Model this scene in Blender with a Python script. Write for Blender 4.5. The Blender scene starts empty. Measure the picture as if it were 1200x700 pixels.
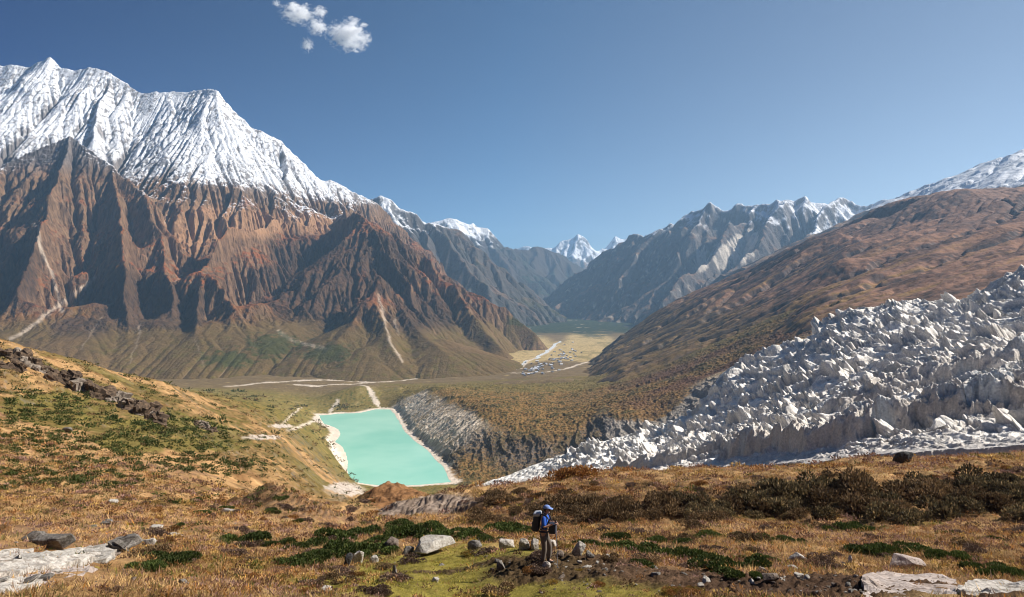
import bpy, bmesh, math, random, time
import numpy as np
from mathutils import Vector, Matrix, Euler
Q = 1.0            # mesh resolution factor
T0 = time.time()
FOC = 796.0        # focal length in pixels of a 1200-wide picture
PX0, HOR = 600.0, 340.0
LAKE = -420.0
SUN_AZ, SUN_EL = math.radians(84), math.radians(39)
scene = bpy.context.scene
COL = scene.collection
f32 = np.float32
def log(*a): print('[%.1f]' % (time.time() - T0), *a, flush=True)

def P(px, py, Y):
    return (Y * (px - PX0) / FOC, Y, Y * (HOR - py) / FOC)

# ------------------------------------------------------------------ noise
_r = np.random.RandomState(7)
_perm = np.concatenate([_r.permutation(512)] * 3).astype(np.int32)
_ang = _r.rand(512) * 2 * np.pi
_gx, _gy = np.cos(_ang).astype(f32), np.sin(_ang).astype(f32)
_val = _r.rand(512, 4).astype(f32)
def perlin(x, y, seed=0):
    x = np.asarray(x, dtype=np.float64); y = np.asarray(y, dtype=np.float64)
    xf, yf = np.floor(x), np.floor(y)
    fx = (x - xf).astype(f32); fy = (y - yf).astype(f32)
    xi = (xf.astype(np.int64) & 511).astype(np.int32); yi = (yf.astype(np.int64) & 511).astype(np.int32)
    x1 = (xi + 1) & 511; y1 = (yi + 1) & 511
    s = (seed * 37) & 511
    def g(a, b, dx, dy):
        h = _perm[_perm[a + s] + b]
        return _gx[h] * dx + _gy[h] * dy
    u = fx * fx * fx * (fx * (fx * 6 - 15) + 10); v = fy * fy * fy * (fy * (fy * 6 - 15) + 10)
    n00 = g(xi, yi, fx, fy); n10 = g(x1, yi, fx - 1, fy)
    n01 = g(xi, y1, fx, fy - 1); n11 = g(x1, y1, fx - 1, fy - 1)
    a = n00 + u * (n10 - n00); b = n01 + u * (n11 - n01)
    return (a + v * (b - a)) * 1.5
def fbm(x, y, octv=4, gain=.5, lac=2.03, seed=0):
    t = 0; a = 1.; s = 0.
    for o in range(octv):
        t = t + a * perlin(x + 17.3 * o, y - 9.1 * o, seed + o); s += a
        x = x * lac; y = y * lac; a *= gain
    return t / s
def ridged(x, y, octv=4, gain=.5, lac=2.1, seed=0):
    t = 0; a = 1.; s = 0.; w = 1.
    for o in range(octv):
        n = 1 - np.abs(perlin(x + 31.7 * o, y + 5.3 * o, seed + o)) * 1.6
        n = np.clip(n, 0, 1) ** 2
        t = t + a * n * w; s += a; w = np.clip(n * 1.6, 0, 1)
        x = x * lac; y = y * lac; a *= gain
    return t / s
def worley(x, y, seed=0, jit=.95):
    xf, yf = np.floor(x), np.floor(y)
    xi, yi = xf.astype(np.int64), yf.astype(np.int64)
    f1 = np.full(x.shape, 9., f32); f2 = f1.copy(); idn = np.zeros(x.shape, np.int32)
    ox = np.zeros(x.shape, f32); oy = ox.copy()
    for dx in (-1, 0, 1):
        for dy in (-1, 0, 1):
            h = _perm[_perm[((xi + dx) & 511).astype(np.int32) + (seed * 53 & 511)] + ((yi + dy) & 511).astype(np.int32)]
            qx = (xf + dx + .5 + (_val[h, 0] - .5) * jit - x).astype(f32)
            qy = (yf + dy + .5 + (_val[h, 1] - .5) * jit - y).astype(f32)
            d = qx * qx + qy * qy
            c = d < f1
            f2 = np.where(c, f1, np.minimum(f2, d))
            idn = np.where(c, h, idn); ox = np.where(c, qx, ox); oy = np.where(c, qy, oy)
            f1 = np.where(c, d, f1)
    return np.sqrt(f1), np.sqrt(f2), idn, ox, oy
def sstep(a, b, x):
    t = np.clip((x - a) / (b - a), 0, 1); return t * t * (3 - 2 * t)
def mix(a, b, t): return a + (b - a) * t

# ------------------------------------------------------------------ grids
def resize(z, ny, nx):
    """smooth (Catmull-Rom) resampling of a grid, corners fixed"""
    def ax(z, n):
        m = z.shape[0]
        t = np.linspace(0, m - 1, n); i = np.clip(np.floor(t).astype(int), 0, m - 2); f = (t - i)
        f = f.reshape((-1,) + (1,) * (z.ndim - 1))
        p0, p1, p2, p3 = z[np.clip(i - 1, 0, m - 1)], z[i], z[i + 1], z[np.clip(i + 2, 0, m - 1)]
        return p1 + .5 * f * (p2 - p0 + f * (2 * p0 - 5 * p1 + 4 * p2 - p3 + f * (3 * (p1 - p2) + p3 - p0)))
    z = ax(z, ny)
    return np.swapaxes(ax(np.swapaxes(z, 0, 1), nx), 0, 1)
def blur(z, r):
    r = int(max(1, r))
    for _ in range(3):
        for axis in (0, 1):
            p = [(0, 0), (0, 0)]; p[axis] = (r + 1, r)
            c = np.cumsum(np.pad(z, p, mode='edge'), axis=axis, dtype=np.float64)
            n = z.shape[axis]
            a = np.take(c, np.arange(2 * r + 1, 2 * r + 1 + n), axis=axis); b = np.take(c, np.arange(0, n), axis=axis)
            z = (a - b) / (2 * r + 1)
    return z
def tps_fit(pts, val, lam=1e-3):
    pts = np.asarray(pts, float); n = len(pts)
    d2 = ((pts[:, None] - pts[None]) ** 2).sum(-1)
    K = .5 * d2 * np.log(d2 + 1e-12) + lam * np.eye(n)
    Pm = np.hstack([np.ones((n, 1)), pts])
    A = np.zeros((n + 3, n + 3)); A[:n, :n] = K; A[:n, n:] = Pm; A[n:, :n] = Pm.T
    w = np.linalg.solve(A, np.concatenate([val, np.zeros(3)]))
    return pts, w
def tps_eval(fit, x, y):
    pts, w = fit; n = len(pts)
    out = w[n] + w[n + 1] * x + w[n + 2] * y
    for k in range(n):
        d2 = (x - pts[k, 0]) ** 2 + (y - pts[k, 1]) ** 2
        out = out + w[k] * .5 * d2 * np.log(d2 + 1e-12)
    return out

# ------------------------------------------------------------------ stream-power erosion (carves gullies)
def flow(z, dx):
    ny, nx = z.shape; n = ny * nx
    zp = np.pad(z, 1, mode='edge')
    best = np.zeros((ny, nx)); rec = np.arange(n).reshape(ny, nx).copy(); dist = np.full((ny, nx), dx)
    for dy in (-1, 0, 1):
        for dxx in (-1, 0, 1):
            if not dy and not dxx: continue
            L = dx * math.hypot(dy, dxx)
            s = (z - zp[1 + dy:1 + dy + ny, 1 + dxx:1 + dxx + nx]) / L
            yy = slice(max(0, -dy), ny - max(0, dy)); xx = slice(max(0, -dxx), nx - max(0, dxx))
            m = np.zeros((ny, nx), bool); m[yy, xx] = True
            c = m & (s > best)
            best[c] = s[c]; dist[c] = L
            rec[c] = (np.arange(n).reshape(ny, nx)[c] + dy * nx + dxx)
    rec[0, :] = np.arange(nx); rec[-1, :] = (ny - 1) * nx + np.arange(nx)
    rec[:, 0] = np.arange(ny) * nx; rec[:, -1] = np.arange(ny) * nx + nx - 1
    rec = rec.ravel(); dist = dist.ravel()
    dep = (rec != np.arange(n)).astype(np.int32); r = rec.copy()
    while True:
        add = dep[r]
        if not add.any(): break
        dep = dep + add; r = r[r]
    order = np.argsort(dep, kind='stable')
    mx = int(dep.max()); cuts = np.searchsorted(dep[order], np.arange(mx + 2))
    lev = [order[cuts[k]:cuts[k + 1]] for k in range(mx + 1)]
    A = np.full(n, dx * dx)
    for k in range(mx, 0, -1):
        i = lev[k]; np.add.at(A, rec[i], A[i])
    return rec, dist, lev, A
def erode(z, dx, its, K, m=.45, comp=0, talus=None, diff=0.):
    z = z.astype(float).copy(); z0 = z.copy(); sh = z.shape
    for it in range(its):
        rec, dist, lev, A = flow(z, dx)
        F = K * A ** m / dist
        zf = z.ravel()
        for i in lev[1:]:
            zf[i] = (zf[i] + F[i] * zf[rec[i]]) / (1 + F[i])
        z = zf.reshape(sh)
        if diff:
            zp = np.pad(z, 1, mode='edge')
            z = z + diff * (zp[2:, 1:-1] + zp[:-2, 1:-1] + zp[1:-1, 2:] + zp[1:-1, :-2] - 4 * z)
        if comp:
            z = z + blur(z0 - z, comp / dx) * .9
    return z, A.reshape(sh)

def ridge_base(X, Y, ridges):
    """max of long sloping ridges; a ridge = (points (px,py,Y), s1, s2, L): drop = s2 d + (s1-s2) L (1-exp(-d/L))"""
    z = np.full(X.shape, -1500.)
    for pts, s1, s2, L in ridges:
        w = [P(*p) for p in pts]
        for a, b in zip(w[:-1], w[1:]):
            ax, ay, az = a; bx, by, bz = b
            l2 = (bx - ax) ** 2 + (by - ay) ** 2 + 1e-9
            t = np.clip(((X - ax) * (bx - ax) + (Y - ay) * (by - ay)) / l2, 0, 1)
            d = np.hypot(X - ax - t * (bx - ax), Y - ay - t * (by - ay))
            z = np.maximum(z, az + t * (bz - az) - (s2 * d + (s1 - s2) * L * (1 - np.exp(-d / L))))
    return z

# ------------------------------------------------------------------ objects
def tag(o, label=None, cat=None, group=None, kind=None):
    if label: o['label'] = label
    if cat: o['category'] = cat
    if group: o['group'] = group
    if kind: o['kind'] = kind
    return o
def link(name, me, mat=None, parent=None):
    o = bpy.data.objects.new(name, me); COL.objects.link(o)
    if mat is not None:
        for m in (mat if isinstance(mat, (list, tuple)) else [mat]): me.materials.append(m)
    if parent: o.parent = parent
    return o
def empty(name, loc=(0, 0, 0), rz=0):
    o = bpy.data.objects.new(name, None); COL.objects.link(o); o.location = loc; o.rotation_euler = (0, 0, rz); o.empty_display_size = .1
    return o
def mesh_np(name, co, faces, smooth=True, col=None):
    """faces: (n,3) or (n,4) int array"""
    me = bpy.data.meshes.new(name)
    co = np.ascontiguousarray(co, dtype=f32); faces = np.ascontiguousarray(faces, dtype=np.int32)
    n, k = faces.shape
    me.vertices.add(len(co)); me.vertices.foreach_set('co', co.ravel())
    me.loops.add(n * k); me.loops.foreach_set('vertex_index', faces.ravel())
    me.polygons.add(n); me.polygons.foreach_set('loop_start', np.arange(0, n * k, k, dtype=np.int32))
    me.update(calc_edges=True)
    if smooth: me.polygons.foreach_set('use_smooth', np.ones(n, bool))
    else: me.polygons.foreach_set('use_smooth', np.zeros(n, bool))
    if col is not None:
        at = me.attributes.new('Col', 'FLOAT_COLOR', 'POINT')
        c = np.ones((len(co), 4), f32); c[:, :3] = col.reshape(-1, 3)
        at.data.foreach_set('color', c.ravel())
    return me
def grid_mesh(name, X, Y, Z, col=None, keep=None, smooth=True):
    ny, nx = X.shape
    idx = np.arange(ny * nx).reshape(ny, nx)
    a, b, c, d = idx[:-1, :-1], idx[:-1, 1:], idx[1:, 1:], idx[1:, :-1]
    fc = np.stack([a, b, c, d], -1)
    if keep is not None:
        k = keep[:-1, :-1] | keep[:-1, 1:] | keep[1:, 1:] | keep[1:, :-1]
        fc = fc[k]
    fc = fc.reshape(-1, 4)
    co = np.stack([X, Y, Z], -1).reshape(-1, 3)
    if keep is not None:
        used = np.zeros(len(co), bool); used[fc.ravel()] = True
        re = np.cumsum(used) - 1; co = co[used]; fc = re[fc]
        if col is not None: col = col.reshape(-1, 3)[used]
    return mesh_np(name, co, fc, smooth, col)

# ------------------------------------------------------------------ materials
def new_mat(name):
    m = bpy.data.materials.new(name); m.use_nodes = True
    return m, m.node_tree.nodes, m.node_tree.links, m.node_tree.nodes['Principled BSDF']
def terrain_mat(name, scales=((.05, .25), (.4, .3)), bump=None, rough=.95, spec=.1):
    """surface colour from the Col attribute, broken up by noise at the given (frequency, amount) pairs in metres"""
    m, N, L, B = new_mat(name)
    at = N.new('ShaderNodeAttribute'); at.attribute_name = 'Col'
    tc = N.new('ShaderNodeTexCoord')
    cur = at.outputs['Color']
    for k, (sc, am) in enumerate(scales):
        n = N.new('ShaderNodeTexNoise'); n.inputs['Scale'].default_value = sc; n.inputs['Detail'].default_value = 5
        n.inputs['Roughness'].default_value = .65
        L.new(tc.outputs['Object'], n.inputs['Vector'])
        r = N.new('ShaderNodeMapRange'); r.inputs['From Min'].default_value = .3; r.inputs['From Max'].default_value = .7
        r.inputs['To Min'].default_value = 1 - am; r.inputs['To Max'].default_value = 1 + am
        L.new(n.outputs['Fac'], r.inputs['Value'])
        mx = N.new('ShaderNodeVectorMath'); mx.operation = 'SCALE'
        L.new(cur, mx.inputs[0]); L.new(r.outputs['Result'], mx.inputs['Scale']); cur = mx.outputs['Vector']
    L.new(cur, B.inputs['Base Color'])
    B.inputs['Roughness'].default_value = rough; B.inputs['Specular IOR Level'].default_value = spec
    if bump:
        prev = None
        for sc, dist in bump:
            n = N.new('ShaderNodeTexNoise'); n.inputs['Scale'].default_value = sc; n.inputs['Detail'].default_value = 6
            n.inputs['Roughness'].default_value = .7
            L.new(tc.outputs['Object'], n.inputs['Vector'])
            b = N.new('ShaderNodeBump'); b.inputs['Strength'].default_value = 1.; b.inputs['Distance'].default_value = dist
            L.new(n.outputs['Fac'], b.inputs['Height'])
            if prev is not None: L.new(prev, b.inputs['Normal'])
            prev = b.outputs['Normal']
        L.new(prev, B.inputs['Normal'])
    return m
def C(r, g, b): return np.array((r, g, b), f32)
def srgb(r, g, b):
    c = np.array((r, g, b)) / 255.
    return np.where(c <= .04045, c / 12.92, ((c + .055) / 1.055) ** 2.4).astype(f32)
class Paint:
    """albedo per vertex, layered"""
    def __init__(s, shape, base): s.c = np.zeros(shape + (3,), f32) + base
    def over(s, col, mask):
        s.c += (col - s.c) * np.clip(mask, 0, 1)[..., None].astype(f32)
# ------------------------------------------------------------------ camera, sun, sky, air
cam_d = bpy.data.cameras.new('camera'); cam = bpy.data.objects.new('camera', cam_d); COL.objects.link(cam)
cam.location = (0, 0, 0); cam.rotation_euler = (math.radians(90), 0, 0)
cam_d.sensor_width = 36; cam_d.lens = 36 * FOC / 1200.; cam_d.shift_y = (HOR - 350) / 1200.
cam_d.clip_start = .5; cam_d.clip_end = 80000
scene.camera = cam
sd = Vector((math.sin(SUN_AZ) * math.cos(SUN_EL), math.cos(SUN_AZ) * math.cos(SUN_EL), math.sin(SUN_EL)))
sun_d = bpy.data.lights.new('sun', 'SUN'); sun = bpy.data.objects.new('sun', sun_d); COL.objects.link(sun)
sun_d.energy = 5.0; sun_d.angle = math.radians(.5); sun_d.color = (1, .955, .89)
sun.rotation_euler = sd.to_track_quat('Z', 'Y').to_euler()
w = bpy.data.worlds.new('World'); scene.world = w; w.use_nodes = True
wn, wl = w.node_tree.nodes, w.node_tree.links
sky = wn.new('ShaderNodeTexSky'); sky.sky_type = 'NISHITA'; sky.sun_disc = False
sky.sun_elevation = SUN_EL; sky.sun_rotation = SUN_AZ; sky.altitude = 3800; sky.air_density = 1.0; sky.dust_density = .5; sky.ozone_density = 4.0
# a clear high-altitude sky: deepest away from the sun, pale towards it
geo = wn.new('ShaderNodeTexCoord'); dot = wn.new('ShaderNodeVectorMath'); dot.operation = 'DOT_PRODUCT'
nrm = wn.new('ShaderNodeVectorMath'); nrm.operation = 'NORMALIZE'
wl.new(geo.outputs['Generated'], nrm.inputs[0]); wl.new(nrm.outputs[0], dot.inputs[0]); dot.inputs[1].default_value = (.85, .53, 0)
mr = wn.new('ShaderNodeMapRange'); mr.inputs['From Min'].default_value = -.1; mr.inputs['From Max'].default_value = .9
wl.new(dot.outputs['Value'], mr.inputs['Value'])
rp = wn.new('ShaderNodeValToRGB'); wl.new(mr.outputs['Result'], rp.inputs['Fac'])
e = rp.color_ramp.elements; SKYR = [(0., (.004, .074, .175)), (.6, (.295, .366, .375)), (1., (.70, .53, .40))]
e[0].position = 0; e[0].color = (*SKYR[0][1], 1); e[1].position = 1; e[1].color = (*SKYR[2][1], 1)
k = e.new(.6); k.color = (*SKYR[1][1], 1)
mu = wn.new('ShaderNodeVectorMath'); mu.operation = 'MULTIPLY'; wl.new(sky.outputs[0], mu.inputs[0]); wl.new(rp.outputs['Color'], mu.inputs[1])
sc2 = wn.new('ShaderNodeVectorMath'); sc2.operation = 'SCALE'; sc2.inputs['Scale'].default_value = 1.95; wl.new(mu.outputs[0], sc2.inputs[0])
wl.new(sc2.outputs[0], wn['Background'].inputs[0]); wn['Background'].inputs[1].default_value = .085
scene.view_settings.view_transform = 'Standard'; scene.view_settings.look = 'None'
scene.view_settings.exposure = 0.68; scene.view_settings.gamma = 1
scene.view_settings.use_curve_mapping = False
scene.render.engine = 'CYCLES'
cy = scene.cycles
cy.max_bounces = 16; cy.diffuse_bounces = 2; cy.glossy_bounces = 1; cy.transmission_bounces = 2; cy.volume_bounces = 14; cy.transparent_max_bounces = 6
cy.use_denoising = True
try: cy.denoiser = 'OPENIMAGEDENOISE'; cy.denoising_input_passes = 'RGB_ALBEDO_NORMAL'
except Exception: pass
cy.use_adaptive_sampling = False
scene.cycles.filter_width = 1.0
try: cy.denoising_prefilter = 'ACCURATE'
except Exception: pass
def box_mesh(name, lo, hi):
    x0, y0, z0 = lo; x1, y1, z1 = hi
    v = [(x0, y0, z0), (x1, y0, z0), (x1, y1, z0), (x0, y1, z0), (x0, y0, z1), (x1, y0, z1), (x1, y1, z1), (x0, y1, z1)]
    return mesh_np(name, np.array(v), np.array([(3, 2, 1, 0), (4, 5, 6, 7), (0, 1, 5, 4), (1, 2, 6, 5), (2, 3, 7, 6), (3, 0, 4, 7)]), False)
def add_haze(density):
    # one even box of air round everything on the ground, its top just over the highest peak, the clouds above it
    bpy.context.view_layer.update()
    cs = np.array([(o.matrix_world @ Vector(c))[:] for o in scene.objects if o.type == 'MESH' and not o.name.startswith('cloud') for c in o.bound_box] + [(0, 0, 0)])
    lo, hi = cs.min(0) - 1, cs.max(0) + (60, 60, 20); lo[1] -= 60; lo[0] -= 60
    print('haze box', lo, hi)
    m = bpy.data.materials.new('mountain_air'); m.use_nodes = True
    N, L = m.node_tree.nodes, m.node_tree.links
    N.remove(N['Principled BSDF'])
    v = N.new('ShaderNodeVolumePrincipled'); v.inputs['Density'].default_value = density
    v.inputs['Color'].default_value = (.43, .70, 1.0, 1); v.inputs['Anisotropy'].default_value = .2
    L.new(v.outputs[0], N['Material Output'].inputs['Volume'])
    me = box_mesh('haze', tuple(lo), tuple(hi))
    o = link('haze', me, m); tag(o, 'thin blue haze filling the valley between the mountains', None, None, 'stuff')
# ------------------------------------------------------------------ the slope we stand on, the valley and the lake basin
COLS = {
 -300: [(6, 735), (12, 690), (25, 620), (60, 520), (120, 440), (200, 390), (300, 360), (450, 370), (900, 470), (1500, 563), (3000, 455)],
 -100: [(6, 745), (12, 698), (24, 632), (50, 565), (90, 505), (160, 445), (240, 405), (320, 385), (450, 410), (900, 500), (1500, 563), (3000, 453)],
 0: [(6, 750), (12, 700), (16, 675), (24, 640), (40, 602), (70, 553), (110, 510), (170, 465), (240, 428), (300, 402), (340, 402), (450, 440), (900, 520), (1500, 563), (3000, 451)],
 100: [(6, 752), (12, 702), (18, 675), (26, 648), (45, 605), (80, 562), (125, 525), (190, 490), (270, 455), (340, 428), (380, 425), (520, 450), (950, 520), (1500, 563), (3000, 451)],
 200: [(6, 752), (12.5, 702), (20, 673), (30, 645), (50, 612), (90, 574), (150, 537), (230, 505), (330, 478), (430, 456), (480, 454), (650, 456), (1000, 461), (1600, 463), (2400, 458), (3000, 451)],
 260: [(13, 702), (30, 648), (55, 615), (100, 583), (180, 545), (300, 510), (450, 487), (560, 477), (700, 471), (1000, 468), (1500, 466), (2000, 464), (2500, 459), (3000, 451)],
 320: [(13.5, 702), (22, 672), (32, 650), (60, 618), (110, 592), (200, 560), (340, 528), (520, 505), (800, 491), (1100, 484), (1500, 478), (1900, 474), (2500, 464), (3000, 451)],
 380: [(6, 755), (14, 702), (22, 674), (30, 655), (36, 640), (45, 632), (70, 617), (120, 606), (200, 590), (320, 575), (500, 560), (750, 545), (1000, 535), (1400, 522), (1700, 510), (2100, 497), (2650, 466), (3000, 452)],
 420: [(14, 702), (22, 675), (28, 660), (34, 645), (42, 636), (60, 622), (90, 612), (130, 606), (200, 598), (320, 590), (500, 585), (700, 580), (1000, 576), (1400, 568), (2400, 480), (2650, 456), (3000, 452)],
 470: [(14, 702), (20, 680), (26, 662), (33, 645), (42, 633), (60, 618), (80, 606), (92, 601), (97, 588), (105, 587), (120, 596), (200, 605), (400, 600), (800, 590), (1300, 577), (2450, 476), (2600, 458), (3000, 452)],
 505: [(2000, 500), (2200, 470), (2400, 456), (2700, 458), (3000, 452)],
 530: [(14.5, 702), (20, 680), (27, 655), (33, 642), (45, 630), (60, 616), (78, 605), (88, 600), (95, 580), (108, 576), (130, 588), (250, 600), (600, 590), (1000, 580), (1400, 570), (1530, 558), (1620, 535), (1740, 503), (1900, 482), (2000, 468), (2300, 463), (2600, 462), (3000, 451)],
 560: [(1530, 560), (1690, 502), (1900, 475), (2300, 458), (2700, 455), (3100, 448)],
 600: [(6, 757), (15, 702), (19.3, 664), (26, 648), (35, 635), (48, 622), (62, 611), (75, 588), (90, 575), (112, 566), (140, 580), (260, 600), (600, 597), (900, 585), (1300, 577), (1540, 557), (1630, 507), (1850, 480), (2300, 457), (2700, 448), (3200, 444)],
 640: [(15, 702), (19.3, 661), (26, 648), (36, 635), (48, 622), (60, 611)],
 700: [(14, 702), (19, 665), (26, 650), (36, 636), (48, 622), (60, 611), (70, 585), (85, 568), (112, 556), (150, 580), (300, 605), (600, 600), (900, 585), (1300, 565), (1480, 540), (1600, 508), (1680, 482), (1850, 470), (2300, 460), (2900, 445), (3400, 437)],
 800: [(6, 760), (13, 704), (17, 680), (24, 657), (34, 640), (48, 622), (58, 610), (67, 580), (82, 565), (112, 552), (150, 575), (300, 605), (600, 595), (1000, 575), (1450, 530), (1550, 500), (1640, 470), (1900, 456), (2600, 455), (3400, 440)],
 900: [(12.5, 704), (16, 685), (22, 664), (32, 645), (46, 625), (56, 610), (65, 575), (80, 560), (110, 547), (150, 570), (300, 600), (600, 585), (1000, 560), (1500, 520), (2600, 470), (3400, 445)],
 1000: [(6, 760), (12, 704), (20, 672), (30, 650), (44, 628), (54, 611), (63, 572), (78, 557), (108, 543), (150, 565), (300, 590), (600, 575), (1500, 510), (3000, 455)],
 1100: [(12, 704), (20, 672), (30, 648), (42, 628), (52, 610), (62, 568), (76, 552), (105, 538), (150, 560), (300, 585), (600, 565), (1500, 500), (3000, 455)],
 1200: [(6, 758), (12, 704), (20, 670), (30, 645), (42, 625), (52, 608), (62, 565), (75, 548), (102, 531), (150, 550), (300, 580), (600, 555), (1500, 490), (3000, 455)],
 1350: [(6, 755), (12, 698), (20, 660), (30, 632), (42, 612), (52, 596), (62, 555), (75, 538), (102, 522), (150, 538), (300, 565), (600, 540), (1500, 480), (3000, 455)],
 1550: [(6, 750), (12, 690), (20, 645), (30, 615), (42, 595), (52, 580), (62, 542), (75, 525), (102, 510), (150, 525), (300, 550), (600, 520), (1500, 470), (3000, 455)],
}
FAR = [(4000, 423.6), (6000, 398), (9000, 376), (12000, 366.5), (14000, 363), (20000, 358)]
gp, gv = [], []
for px, lst in COLS.items():
    for Y, py in lst: gp.append((px / 100., math.log(Y) * 2.6)); gv.append(py)
for px in (-300, -100, 100, 300, 440, 600, 700, 850, 1000, 1250, 1550):
    for Y, py in FAR: gp.append((px / 100., math.log(Y) * 2.6)); gv.append(py)
_fit = tps_fit(gp, np.array(gv), 1e-4)
GU = np.linspace(-400, 1650, 420); GV = np.linspace(math.log(5), math.log(21000), 520)
_uu, _vv = np.meshgrid(GU / 100, GV * 2.6)
GPY = tps_eval(_fit, _uu, _vv)
def g_py(px, lv):
    """bilinear lookup of the smooth ground in (px, log depth)"""
    a = np.clip((px - GU[0]) / (GU[1] - GU[0]), 0, len(GU) - 1.001); b = np.clip((lv - GV[0]) / (GV[1] - GV[0]), 0, len(GV) - 1.001)
    i = np.floor(a).astype(int); j = np.floor(b).astype(int); fa = a - i; fb = b - j
    return (GPY[j, i] * (1 - fa) + GPY[j, i + 1] * fa) * (1 - fb) + (GPY[j + 1, i] * (1 - fa) + GPY[j + 1, i + 1] * fa) * fb

SHORE_PX = [(374, 487), (385, 486.5), (395, 485), (410, 484.6), (422, 484), (440.6, 480), (456.6, 480), (462, 485), (468, 495), (475, 507), (486, 517), (500, 527), (509, 537.5),
            (520.6, 549), (527.5, 565), (509, 567), (491, 568.5), (470, 569.5), (450, 569.5), (434, 568), (420, 565.5), (408.6, 562.6), (407.5, 553.5), (407.5, 542), (406, 533),
            (401.7, 524), (392.6, 518), (396, 514), (399, 510), (397, 504), (390, 500), (381, 497), (376, 492)]
def to_lake(px, py):
    Y = -LAKE * FOC / (py - HOR); return (Y * (px - PX0) / FOC, Y)
SHORE = np.array([to_lake(*p) for p in SHORE_PX])
def poly_sd(x, y, poly):
    """signed distance to a closed polygon, positive outside"""
    d = np.full(x.shape, 1e9); ins = np.zeros(x.shape, bool)
    n = len(poly)
    for i in range(n):
        ax, ay = poly[i]; bx, by = poly[(i + 1) % n]
        t = np.clip(((x - ax) * (bx - ax) + (y - ay) * (by - ay)) / ((bx - ax) ** 2 + (by - ay) ** 2 + 1e-9), 0, 1)
        d = np.minimum(d, np.hypot(x - ax - t * (bx - ax), y - ay - t * (by - ay)))
        c = ((ay > y) != (by > y)) & (x < (bx - ax) * (y - ay) / (by - ay + 1e-12) + ax)
        ins ^= c
    return np.where(ins, -d, d)
def line_d(x, y, pts):
    d = np.full(x.shape, 1e9)
    for (ax, ay), (bx, by) in zip(pts[:-1], pts[1:]):
        t = np.clip(((x - ax) * (bx - ax) + (y - ay) * (by - ay)) / ((bx - ax) ** 2 + (by - ay) ** 2 + 1e-9), 0, 1)
        d = np.minimum(d, np.hypot(x - ax - t * (bx - ax), y - ay - t * (by - ay)))
    return d
def gz_smooth(x, y):
    """height of the ground without small bumps"""
    px = PX0 + FOC * x / y
    z = y * (HOR - g_py(px, np.log(y))) / FOC
    return z
def gauss(x, y, px, py, Y, sx, sy, h):
    cx = Y * (px - PX0) / FOC
    return h * np.exp(-.5 * (((x - cx) / sx) ** 2 + ((y - Y) / sy) ** 2))
MOUND_Y = 84.; MOUND_X = MOUND_Y * (324 - 600) / FOC
def MOUND_F(x, y):
    dx = (x - MOUND_X) + (y - MOUND_Y) * .35; dx = dx + fbm(x / 5., y / 5., 3, seed=34) * 1.6; a = np.where(dx < 0, 1 + dx / 6.0, 1 - dx / 11.)
    return 3.9 * np.clip(a, 0, 1) ** .85 * np.exp(-.5 * ((y - MOUND_Y) / 6.) ** 2)
def ground_height(x, y):
    """full ground height; x, y arrays; returns z and helper fields"""
    z = gz_smooth(x, y)
    # small hill before the lake
    z = z + gauss(x, y, 450, 0, 235, 6.5, 14, 6.6) + gauss(x, y, 476, 0, 230, 8, 12, 5.2) + gauss(x, y, 497, 0, 215, 8, 10, 3.4)
    z = z + gauss(x, y, 395, 0, 2600, 60, 60, 18) + gauss(x, y, 425, 0, 2640, 30, 40, 8)
    z = z + MOUND_F(x, y)
    z = z + sstep(150, 190, y) * sstep(330, 270, y) * (fbm(x / 6., y / 8., 4, .6, seed=7) * 1.6)
    # relief growing with distance so that it stays in proportion
    r1 = fbm(x / 9., y / 9., 4, .5, seed=3)
    near = sstep(130, 20, y)
    z = z + r1 * (.50 * near) + fbm(x / 2.1, y / 2.1, 3, .55, seed=9) * .24 * near + sstep(45, 70, y) * sstep(170, 110, y) * (fbm(x / 5., y / 7., 4, .55, seed=8) * .9)
    mid = sstep(60, 150, y) * sstep(1400, 500, y)
    z = z + mid * (fbm(x / 45., y / 45., 5, .5, seed=5) * 4.5)
    far = sstep(1400, 1900, y)
    z = z + far * sstep(6000, 3000, y) * fbm(x / 110., y / 110., 4, .5, seed=6) * 5.
    # crisp eroded gullies on the moraine walls
    return z
def ground_grid(px0, px1, y0, y1, nu, nv):
    u = np.linspace(px0, px1, int(nu * Q)); v = np.linspace(math.log(y0), math.log(y1), int(nv * Q))
    U, V = np.meshgrid(u, v); Y = np.exp(V); X = Y * (U - PX0) / FOC
    return U, Y, X
def basin(X, Y, Z, reach=75):
    """press the lake bed and its shores into the ground"""
    m = (Y > 1250) & (Y < 2900) & (np.abs(X + 350) < 700)
    sdv = np.full(X.shape, 1e3); sdv[m] = poly_sd(X[m], Y[m], SHORE)
    wob = np.zeros(X.shape); wob[m] = fbm(X[m] / 40, Y[m] / 40, 4, seed=11) * 9
    s2 = sdv + wob * sstep(0, 30, sdv + 12)
    zl = np.where(s2 < 0, LAKE - .5 + s2 * .1, LAKE + .15 + .10 * s2)
    wgt = np.where(s2 < 0, 1, 1 - sstep(8, reach, s2))
    zz = np.where(s2 > 0, np.maximum(Z, LAKE + .4), Z)
    return np.where(m, mix(zz, zl, wgt), Z), s2
def slope_of(X, Y, Z):
    """steepness (rise over run) and curvature from mesh derivatives"""
    dxu = np.gradient(X, axis=1); dzu = np.gradient(Z, axis=1); sx = dzu / dxu
    dyv = np.gradient(Y, axis=0); dxv = np.gradient(X, axis=0); dzv = np.gradient(Z, axis=0)
    sy = (dzv - sx * dxv) / dyv
    return np.hypot(sx, sy), sx, sy
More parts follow.
